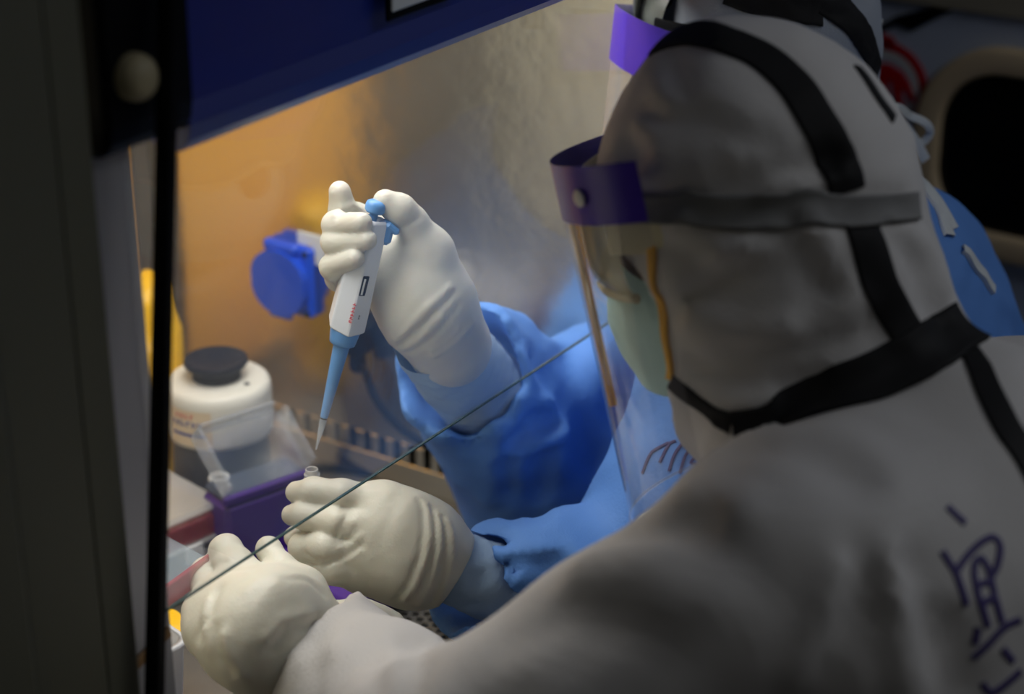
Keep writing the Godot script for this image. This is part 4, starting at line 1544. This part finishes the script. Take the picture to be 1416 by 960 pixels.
func far_person() -> void:
	var hc := P(1060, 62, 1.76)
	var B := face_basis(-0.08, 0.0)
	var t := thing("person", "person in a blue gown working a pipette with white gloves behind the glass", "person", Vector3(0.25, 0, -0.36))
	# gown: torso, both sleeves with open cuffs
	var f := Field.new()
	far_f = f
	var g := f.group(0.05, 0.05)
	f.ell(g, Vector3(0.20, 0.88, -0.36), Vector3(0.135, 0.24, 0.21))
	f.cap(g, Vector3(0.17, 1.0, -0.19), Vector3(0.18, 1.0, -0.36), 0.085, 0.075)
	f.cap(g, Vector3(0.165, 1.04, -0.38), Vector3(0.23, 0.90, -0.485), 0.055, 0.070)
	f.cap(g, Vector3(0.20, 0.82, -0.36), Vector3(0.25, 0.58, -0.36), 0.16, 0.17)
	f.ell(g, P(822, 522, 1.85), Vector3(0.05, 0.055, 0.05))
	var gr := f.group(0.035, 0.025)
	f.chain(gr, [Vector3(0.13, 0.97, -0.40), P(752, 668, 1.91), P(704, 580, 1.83), P(636, 512, 1.735)], [0.09, 0.080, 0.071, 0.057])
	f.ell(gr, P(606, 562, 1.73), Vector3(0.022, 0.018, 0.03))
	f.cap(gr, P(674, 455, 1.745), P(710, 482, 1.79), 0.020, 0.028)
	var gl := f.group(0.03, 0.03)
	f.chain(gl, [Vector3(0.16, 0.98, -0.20), P(870, 810, 1.69), P(760, 808, 1.655), P(655, 812, 1.63)], [0.085, 0.066, 0.057, 0.048])
	# cuffs are open
	var c1 := f.group(0.01, 0.0, 1)
	f.cap(c1, P(648, 527, 1.745), P(560, 425, 1.605), 0.046, 0.079)
	var c2 := f.group(0.01, 0.0, 1)
	f.cap(c2, P(672, 810, 1.635), P(560, 790, 1.595), 0.038, 0.055)
	f.noise = FastNoiseLite.new()
	f.noise.frequency = 10.0
	f.noise.fractal_octaves = 2
	f.noise.seed = 21
	f.noise_amp = 0.005
	f.noise2 = FastNoiseLite.new()
	f.noise2.frequency = 9.0
	f.noise2.fractal_octaves = 2
	f.noise2.seed = 8
	f.noise2_amp = 0.009
	var folds := [
		[[714, 610, 735, 590, 768, 585], 0.012, 0.016],
		[[712, 622, 740, 612, 772, 600], 0.010, -0.012],
		[[752, 640, 748, 680, 745, 710], 0.014, 0.016],
		[[770, 640, 766, 690, 755, 715], 0.012, -0.007],
		[[790, 560, 810, 590, 822, 640], 0.016, 0.018],
		[[718, 604, 728, 592, 752, 584, 772, 588], 0.007, -0.008],
		[[640, 560, 680, 545, 720, 520], 0.009, 0.007],
		[[650, 575, 700, 556, 740, 530], 0.008, -0.006],
		[[700, 640, 706, 680, 716, 716], 0.010, 0.008],
		[[690, 560, 720, 550, 760, 560, 790, 590], 0.010, -0.006],
		[[740, 500, 760, 530, 790, 560], 0.010, 0.008],
		[[722, 490, 735, 520, 730, 545], 0.008, -0.006],
		[[665, 770, 690, 760, 720, 765, 760, 757], 0.008, -0.006],
		[[640, 840, 680, 800, 720, 780, 780, 775], 0.008, 0.007],
		[[625, 860, 670, 820, 715, 800], 0.007, -0.005],
		[[660, 590, 690, 600, 690, 660, 680, 690], 0.012, -0.006],
		[[700, 480, 690, 520, 650, 560], 0.012, -0.006],
		[[720, 500, 700, 560, 640, 590], 0.012, 0.006],
		[[690, 750, 675, 790, 640, 850], 0.010, 0.005],
		[[720, 760, 720, 800, 680, 860], 0.010, -0.005],
		[[770, 760, 750, 800, 700, 860], 0.012, 0.006],
	]
	var plan := []
	for q in folds:
		plan.append([lay(f, q[0]), q[1], q[2]])
	for q in plan:
		f.crease(q[0], q[1], q[2])
	obj("gown", f.mesh(0.006, Vector3(-1, 0.55, -2)), M.gown, t)
	obj("trousers", legs_mesh(Vector3(0.28, 0.50, -0.36), 0.5), M.gown, t)
	stool("black round stool under the person in the blue gown", Vector3(0.28, 0, -0.36), 0.46)
	# sketched marks on the chest of the gown
	for q in [[888, 655, 898, 630, 906, 622, 925, 612], [925, 652, 935, 625, 958, 598, 972, 592], [912, 640, 925, 615, 935, 610], [940, 655, 948, 630, 960, 618, 968, 625, 955, 640, 970, 642]]:
		var b := []
		for i in range(0, q.size(), 2):
			b.append_array([q[i], q[i + 1], 0.0012])
		var bm := band(f, b, 0.0008, 2, 0.004)
		obj("marker_stroke", bm, M.ink, t)
	# hood, head and what is on it
	var h := Field.new()
	var gh := h.group(0.05, 0.05)
	h.ell(gh, hc + B * Vector3(-0.004, 0.0, 0.0), Vector3(0.106, 0.146, 0.096), B)
	h.cap(gh, hc + B * Vector3(0.015, -0.10, 0), Vector3(0.14, 1.05, -0.33), 0.085, 0.065)
	var gf := h.group(0.02, 0.0, 1)
	h.ell(gf, hc + B * Vector3(-0.135, -0.03, 0.0), Vector3(0.075, 0.135, 0.09), B)
	h.noise = FastNoiseLite.new()
	h.noise.frequency = 16.0
	h.noise_amp = 0.006
	obj("hood", h.mesh(0.007), M.cap_cloth, t)
	var W := 0.016
	for q in [[1010, -20, W, 1040, -8, W, 1090, 2, W, 1140, 10, W], [1140, -6, W, 1180, 30, 0.012, 1204, 70, 0.010, 1212, 105, 0.008], [896, 30, 0.006, 912, 10, 0.008, 930, -14, 0.01]]:
		obj("seam_tape", band(h, q, 0.0016), M.tape, t)
	var head := obj("head", head_mesh(hc, B), M.skin, t)
	goggles(head, hc, B, mat("clear_goggles", Color(0.45, 0.47, 0.45), 0.3), M.tape)
	face_mask(head, hc, B, M.mask)
	visor(t, hc, face_basis(-0.10, 0.0), 0.128, 0.120, 0.020, 0.031, 0.270, 0.050, -1.5, 1.5, false)
	# ties of the gown and of the mask at the nape
	tie([hc + B * Vector3(0.075, -0.085, 0.0), hc + B * Vector3(0.100, -0.070, -0.01), P(1236, 150, 1.86), P(1258, 160, 1.855), P(1280, 170, 1.86), P(1286, 184, 1.87), P(1274, 197, 1.875), P(1256, 190, 1.87), P(1242, 166, 1.86)], 0.0075, M.white_label, "bow", t)
	tie([hc + B * Vector3(0.095, 0.0, 0.0), P(1206, 72, 1.80), P(1214, 56, 1.80), P(1215, 42, 1.80), P(1218, 26, 1.80)], 0.004, M.white_label, "tie", t)
	tie([P(1250, 172, 1.86), P(1268, 200, 1.87), P(1280, 222, 1.88)], 0.010, M.white_label, "tie", t)
	for q in [[1266, 248, 0.005, 1285, 268, 0.0055, 1302, 298, 0.0055, 1312, 328, 0.0055], [1270, 252, 0.004, 1296, 280, 0.005, 1318, 318, 0.005], [1330, 345, 0.004, 1352, 374, 0.005, 1372, 402, 0.005]]:
		obj("tie", band(f, q, 0.004), M.white_label, t)
	# inner sleeves between gown and gloves
	var sleeve := func(pts: Array, r0: float, r1: float) -> ArrayMesh:
		var b := spline(pts, 0.004)
		var rows := []
		var n := FastNoiseLite.new()
		n.frequency = 35.0
		for i in b.size():
			var ax: Vector3 = (b[mini(i + 1, b.size() - 1)] - b[maxi(i - 1, 0)]).normalized()
			var s := ax.cross(Vector3.UP).normalized()
			var u := s.cross(ax)
			var row := []
			for k in 36:
				var a := TAU * k / 36
				var d := s * cos(a) + u * sin(a)
				var r := lerpf(r0, r1, float(i) / (b.size() - 1))
				row.append(b[i] + d * (r + n.get_noise_3dv(b[i] + d * r) * 0.004))
			rows.append(row)
		return sheet(rows, true)
	obj("inner_sleeve", sleeve.call([P(676, 550, 1.775), P(640, 515, 1.72), P(598, 465, 1.657)], 0.043, 0.036), M.inner_sleeve, t)
	obj("inner_sleeve", sleeve.call([P(710, 815, 1.64), P(660, 797, 1.627), P(605, 775, 1.611)], 0.034, 0.028), M.inner_sleeve, t)
	pipette_hand(t)
	tube_hand(t)

func pipette_hand(t: Node3D) -> void:
	var f := Field.new()
	var g := f.group(0.020, 0.010)
	var w := P(605, 448, 1.645)
	# cuff end, wrist, heel of the hand
	f.chain(g, [P(622, 478, 1.665), w, P(585, 415, 1.633)], [0.0345, 0.031, 0.032])
	f.cap(g, P(590, 420, 1.633), P(560, 360, 1.628), 0.034, 0.022)
	f.cap(g, P(572, 420, 1.633), P(530, 392, 1.633), 0.030, 0.016)
	f.cap(g, P(570, 395, 1.633), P(528, 340, 1.633), 0.026, 0.014)
	# ball of the thumb
	f.cap(g, P(598, 405, 1.625), P(592, 345, 1.611), 0.026, 0.0185)
	var fingers := [
		[[P(594, 350, 1.611), P(570, 308, 1.597), P(552, 290, 1.588), P(533, 279, 1.583)], [0.0185, 0.0125, 0.0118, 0.0098]],
		[[P(538, 322, 1.633), P(492, 300, 1.628), P(474, 292, 1.615), P(470, 265, 1.605)], [0.013, 0.0108, 0.0104, 0.0088]],
		[[P(532, 342, 1.633), P(474, 316, 1.625), P(464, 311, 1.593), P(500, 308, 1.568)], [0.013, 0.0110, 0.0104, 0.0080]],
		[[P(528, 365, 1.633), P(472, 342, 1.625), P(463, 335, 1.593), P(508, 332, 1.569)], [0.013, 0.0110, 0.0104, 0.0074]],
		[[P(526, 390, 1.633), P(470, 384, 1.625), P(460, 369, 1.595), P(491, 358, 1.573)], [0.013, 0.0105, 0.0098, 0.0074]],
	]
	for q in fingers:
		f.chain(f.group(0.006, 0.009), q[0], q[1])
	f.fatten(1.026)
	f.noise = FastNoiseLite.new()
	f.noise.frequency = 22.0
	f.noise.seed = 9
	f.noise_amp = 0.0009
	var folds := [
		[[546, 470, 566, 452, 592, 425, 622, 397], 0.0028, -0.0022],
		[[552, 478, 576, 458, 600, 434, 628, 405], 0.0025, 0.0016],
		[[556, 484, 586, 464, 610, 440], 0.0024, -0.0016],
		[[560, 490, 590, 474, 622, 440, 636, 420], 0.0025, 0.0015],
		[[562, 498, 596, 486, 634, 456], 0.0024, -0.0016],
		[[566, 505, 600, 492, 640, 462, 654, 446], 0.003, -0.0025],
		[[553, 316, 566, 310, 580, 300], 0.0022, 0.0012],
		[[462, 298, 472, 287, 486, 284, 500, 290], 0.0022, -0.002],
		[[466, 302, 476, 293, 490, 291], 0.002, 0.0016],
		[[452, 374, 462, 380, 474, 376], 0.002, 0.0012],
	]
	var plan := []
	for q in folds:
		plan.append([lay(f, q[0]), q[1], q[2]])
	for q in plan:
		f.crease(q[0], q[1], q[2])
	obj("glove", f.mesh(0.0021), M.latex, t)

func tube_hand(t: Node3D) -> void:
	var f := Field.new()
	var g := f.group(0.022, 0.012)
	f.chain(g, [P(628, 788, 1.618), P(602, 774, 1.611), P(565, 755, 1.603)], [0.0285, 0.0285, 0.032])
	f.ell(g, P(545, 748, 1.603), Vector3(0.045, 0.040, 0.027), CB * Basis(Vector3(0, 0, 1), -0.35))
	f.cap(g, P(575, 745, 1.603), P(528, 696, 1.597), 0.030, 0.0145)
	f.cap(g, P(570, 760, 1.601), P(518, 731, 1.589), 0.030, 0.0142)
	f.cap(g, P(565, 775, 1.603), P(508, 768, 1.591), 0.028, 0.0142)
	f.cap(g, P(565, 785, 1.608), P(500, 794, 1.599), 0.027, 0.013)
	var fingers := [
		[[P(528, 695, 1.597), P(474, 684, 1.587), P(432, 680, 1.593), P(410, 681, 1.607)], [0.0140, 0.0114, 0.0106, 0.0088]],
		[[P(518, 731, 1.589), P(464, 722, 1.581), P(422, 713, 1.591), P(404, 713, 1.605)], [0.0140, 0.0118, 0.0108, 0.0088]],
		[[P(508, 768, 1.591), P(450, 757, 1.581), P(421, 757, 1.597), P(436, 760, 1.623)], [0.0140, 0.0128, 0.0118, 0.0098]],
		[[P(502, 793, 1.597), P(462, 785, 1.585), P(431, 779, 1.6), P(446, 782, 1.625)], [0.0135, 0.0128, 0.0115, 0.0095]],
		[[P(560, 735, 1.633), P(490, 735, 1.647), P(440, 738, 1.64), P(409, 743, 1.625)], [0.020, 0.0135, 0.0115, 0.0095]],
	]
	# the glove ends at an open rim
	var go := f.group(0.01, 0.0, 1)
	f.ell(go, P(672, 822, 1.63), Vector3(0.036, 0.062, 0.062), CB * Basis(Vector3(0, 0, 1), -0.42))
	for q in fingers:
		f.chain(f.group(0.006, 0.008), q[0], q[1])
	f.fatten(1.026)
	f.noise = FastNoiseLite.new()
	f.noise.frequency = 24.0
	f.noise.seed = 2
	f.noise_amp = 0.0010
	var folds := [
		[[580, 692, 585, 702, 586, 735, 580, 770, 566, 805, 552, 824, 546, 832], 0.0026, 0.0022],
		[[588, 696, 592, 706, 594, 740, 590, 772, 574, 812, 560, 830], 0.0030, -0.0022],
		[[597, 702, 602, 716, 602, 752, 596, 780, 580, 818, 568, 832], 0.0024, 0.0022],
		[[605, 710, 608, 722, 609, 760, 602, 790, 588, 826, 580, 836], 0.0028, -0.0020],
		[[612, 716, 616, 730, 616, 766, 610, 798, 596, 836], 0.0024, 0.0020],
		[[620, 722, 625, 738, 626, 772, 616, 810, 604, 838], 0.003, -0.0024],
		[[472, 702, 480, 712, 470, 728, 464, 745], 0.0022, 0.0012],
		[[500, 755, 480, 770, 454, 777], 0.0024, 0.0022],
		[[497, 762, 478, 776, 458, 782], 0.0022, -0.0012],
		[[420, 765, 436, 775, 456, 778], 0.0022, 0.0018],
		[[490, 720, 478, 740, 462, 746], 0.0022, -0.0012],
		[[500, 740, 486, 752, 470, 757], 0.0022, -0.0012],
	]
	var plan := []
	for q in folds:
		plan.append([lay(f, q[0]), q[1], q[2]])
	for q in plan:
		f.crease(q[0], q[1], q[2])
	obj("glove", f.mesh(0.0021), M.latex, t)

# ---------------------------------------------------------------- what the hands hold
func held_things() -> void:
	# pipette: frame with Y up along it, Z towards the room
	var top := P(520, 284, 1.577)
	var end := P(437, 622, 1.632)
	var ln := (top - end).length()
	var t := thing("pipette", "white and sky blue handheld pipette held upright in the gloved hand behind the glass", "pipette", end)
	var F := frame(end, top - end, -ray(480, 420))
	F.basis = F.basis * Basis(Vector3.UP, 0.25)
	var y := func(py: float) -> float:
		return ln * (622.0 - py) / (622.0 - 284.0)
	# body: six-sided with a ridge in front, wider below
	var rows := []
	for lv in [[448, 0.80, 0.5], [447.5, 0.97, 0.5], [446, 1.0, 1.0], [420, 0.99, 1.0], [380, 0.93, 1.0], [345, 0.89, 1.0], [325, 0.86, 1.0], [306, 0.83, 1.0], [303, 0.80, 1.0], [301, 0.66, 1.0]]:
		var row := []
		var s: float = lv[1]
		for q in [[0.0, 0.0150], [0.0148, 0.0060], [0.0140, -0.0100], [0.0, -0.0150], [-0.0140, -0.0100], [-0.0148, 0.0060]]:
			var nx: float = q[0]
			var nz: float = q[1]
			row.append(Vector3(nx * s, y.call(lv[0]) + nz * -0.35 * (1.0 if lv[0] > 400 else 0.1), nz * s))
		# chamfered corners: each corner becomes two points
		var fine := []
		for k in 6:
			var a: Vector3 = row[k]
			var p0: Vector3 = row[(k + 5) % 6]
			var p1: Vector3 = row[(k + 1) % 6]
			for u in [0.18, 0.12, 0.06]:
				fine.append(F * (a.lerp(p0, u).lerp(a.lerp(p1, 0.18 - u), 0.25)))
			fine.append(F * a.lerp((p0 + p1) / 2, 0.06))
			for u in [0.06, 0.12, 0.18]:
				fine.append(F * (a.lerp(p1, u).lerp(a.lerp(p0, 0.18 - u), 0.25)))
		fine.reverse()
		rows.append(fine)
	var body := obj("body", sheet(rows, true), M.pip_white, t)
	# counter window and printed marks on the left front face
	var face := func(u: float, py: float) -> Transform3D:
		var s := 0.99 if py > 400 else 0.93
		var a := Vector3(0, y.call(py), 0.0150 * s)
		var b := Vector3(-0.0148 * s, y.call(py), 0.0060 * s)
		var b2 := Vector3(0.0148 * s, y.call(py), 0.0060 * s)
		var to := b2 if u > 0 else b
		var n := Vector3(0.52 * signf(u), 0, 0.85).normalized()
		var x := Vector3.UP.cross(n).normalized()
		return F * Transform3D(Basis(x, Vector3.UP, n), a.lerp(to, absf(u)) + n * 0.0003)
	obj("counter_frame", box_mesh(face.call(0.22, 386) * Vector3.ZERO, Vector3(0.0062, 0.0165, 0.0014), 0.0004, face.call(0.22, 386).basis), M.black, body)
	obj("counter_dial", box_mesh(face.call(0.22, 386) * Vector3(-0.0013, -0.0006, 0.0004), Vector3(0.0022, 0.0135, 0.0012), 0.0003, face.call(0.22, 386).basis), M.white_label, body)
	var st := begin()
	var fr: Transform3D = face.call(-0.10, 423)
	letters(st, Transform3D(fr.basis * Basis(Vector3(0, 0, 1), PI / 2), fr.origin), 6, 0.0022, 0.0034, 31)
	obj("lettering", done(st), M.red_print, body)
	st = begin()
	fr = face.call(0.35, 428)
	letters(st, Transform3D(fr.basis * Basis(Vector3(0, 0, 1), PI / 2), fr.origin), 2, 0.0016, 0.0022, 8)
	obj("lettering", done(st), M.mixer_grey, body)
	# nozzle sleeve, shaft, tip holder
	var G := F * Transform3D(Basis(), Vector3.ZERO)
	obj("nozzle_sleeve", lathe([Vector2(0.0001, y.call(474)), Vector2(0.0085, y.call(474)), Vector2(0.0105, y.call(472)), Vector2(0.0112, y.call(466)), Vector2(0.0122, y.call(455)), Vector2(0.0128, y.call(440)), Vector2(0.0001, y.call(440))], G, 32), M.pip_blue, t)
	obj("shaft", lathe([Vector2(0.0001, y.call(576)), Vector2(0.0030, y.call(576)), Vector2(0.0032, y.call(575)), Vector2(0.0050, y.call(525)), Vector2(0.0066, y.call(480)), Vector2(0.0070, y.call(472))], G, 28), M.pip_blue, t)
	obj("tip_collar", lathe(crisp([Vector2(0.0001, y.call(584)), Vector2(0.0024, y.call(584)), Vector2(0.0026, y.call(576)), Vector2(0.0001, y.call(575))]), G, 24), M.rubber, t)
	obj("tip", lathe([Vector2(0.0003, y.call(622)), Vector2(0.0006, y.call(621.5)), Vector2(0.0012, y.call(610)), Vector2(0.0021, y.call(598)), Vector2(0.0030, y.call(582)), Vector2(0.0033, y.call(578))], G, 24), M.tip, t)
	# plunger knob and ejector
	obj("plunger", lathe([Vector2(0.0035, y.call(306)), Vector2(0.0035, y.call(295)), Vector2(0.0065, y.call(294)), Vector2(0.0082, y.call(291)), Vector2(0.0084, y.call(284)), Vector2(0.0076, y.call(280)), Vector2(0.0050, y.call(277.5)), Vector2(0.0001, y.call(277))], G, 28), M.pip_blue, t)
	var eb := F.basis.orthonormalized()
	st = begin()
	box(st, F * Vector3(0.0125, y.call(316), 0.0), Vector3(0.012, 0.020, 0.011), 0.003, eb)
	box(st, F * Vector3(0.0165, y.call(308), 0.001), Vector3(0.013, 0.006, 0.013), 0.002, eb * Basis(Vector3(0, 0, 1), -0.5))
	obj("ejector", done(st), M.pip_blue, t)
	# small tube between finger and thumb
	var tb := P(433, 690, 1.621)
	var U := Transform3D(Basis(), tb)
	var hgt := 0.026
	var t2 := thing("microtube", "tiny clear screw-neck tube pinched in the lower gloved hand under the pipette tip", "tube", tb - Vector3(0, 0.006, 0))
	U.basis = Basis().scaled(Vector3(1.22, 1.06, 1.22))
	obj("barrel", lathe([Vector2(0.0001, -0.012), Vector2(0.0035, -0.010), Vector2(0.0048, -0.004), Vector2(0.0048, hgt - 0.010)], U, 24), M.frosted, t2)
	obj("neck", lathe(crisp([Vector2(0.0048, hgt - 0.010), Vector2(0.0056, hgt - 0.0095), Vector2(0.0056, hgt - 0.008), Vector2(0.0046, hgt - 0.0075), Vector2(0.0046, hgt - 0.006), Vector2(0.0054, hgt - 0.0055), Vector2(0.0054, hgt - 0.004), Vector2(0.0044, hgt - 0.0035), Vector2(0.0044, hgt), Vector2(0.0032, hgt), Vector2(0.0032, hgt - 0.012)]), U, 28), M.frosted, t2)
	# a drop of lint of the sleeve is left out
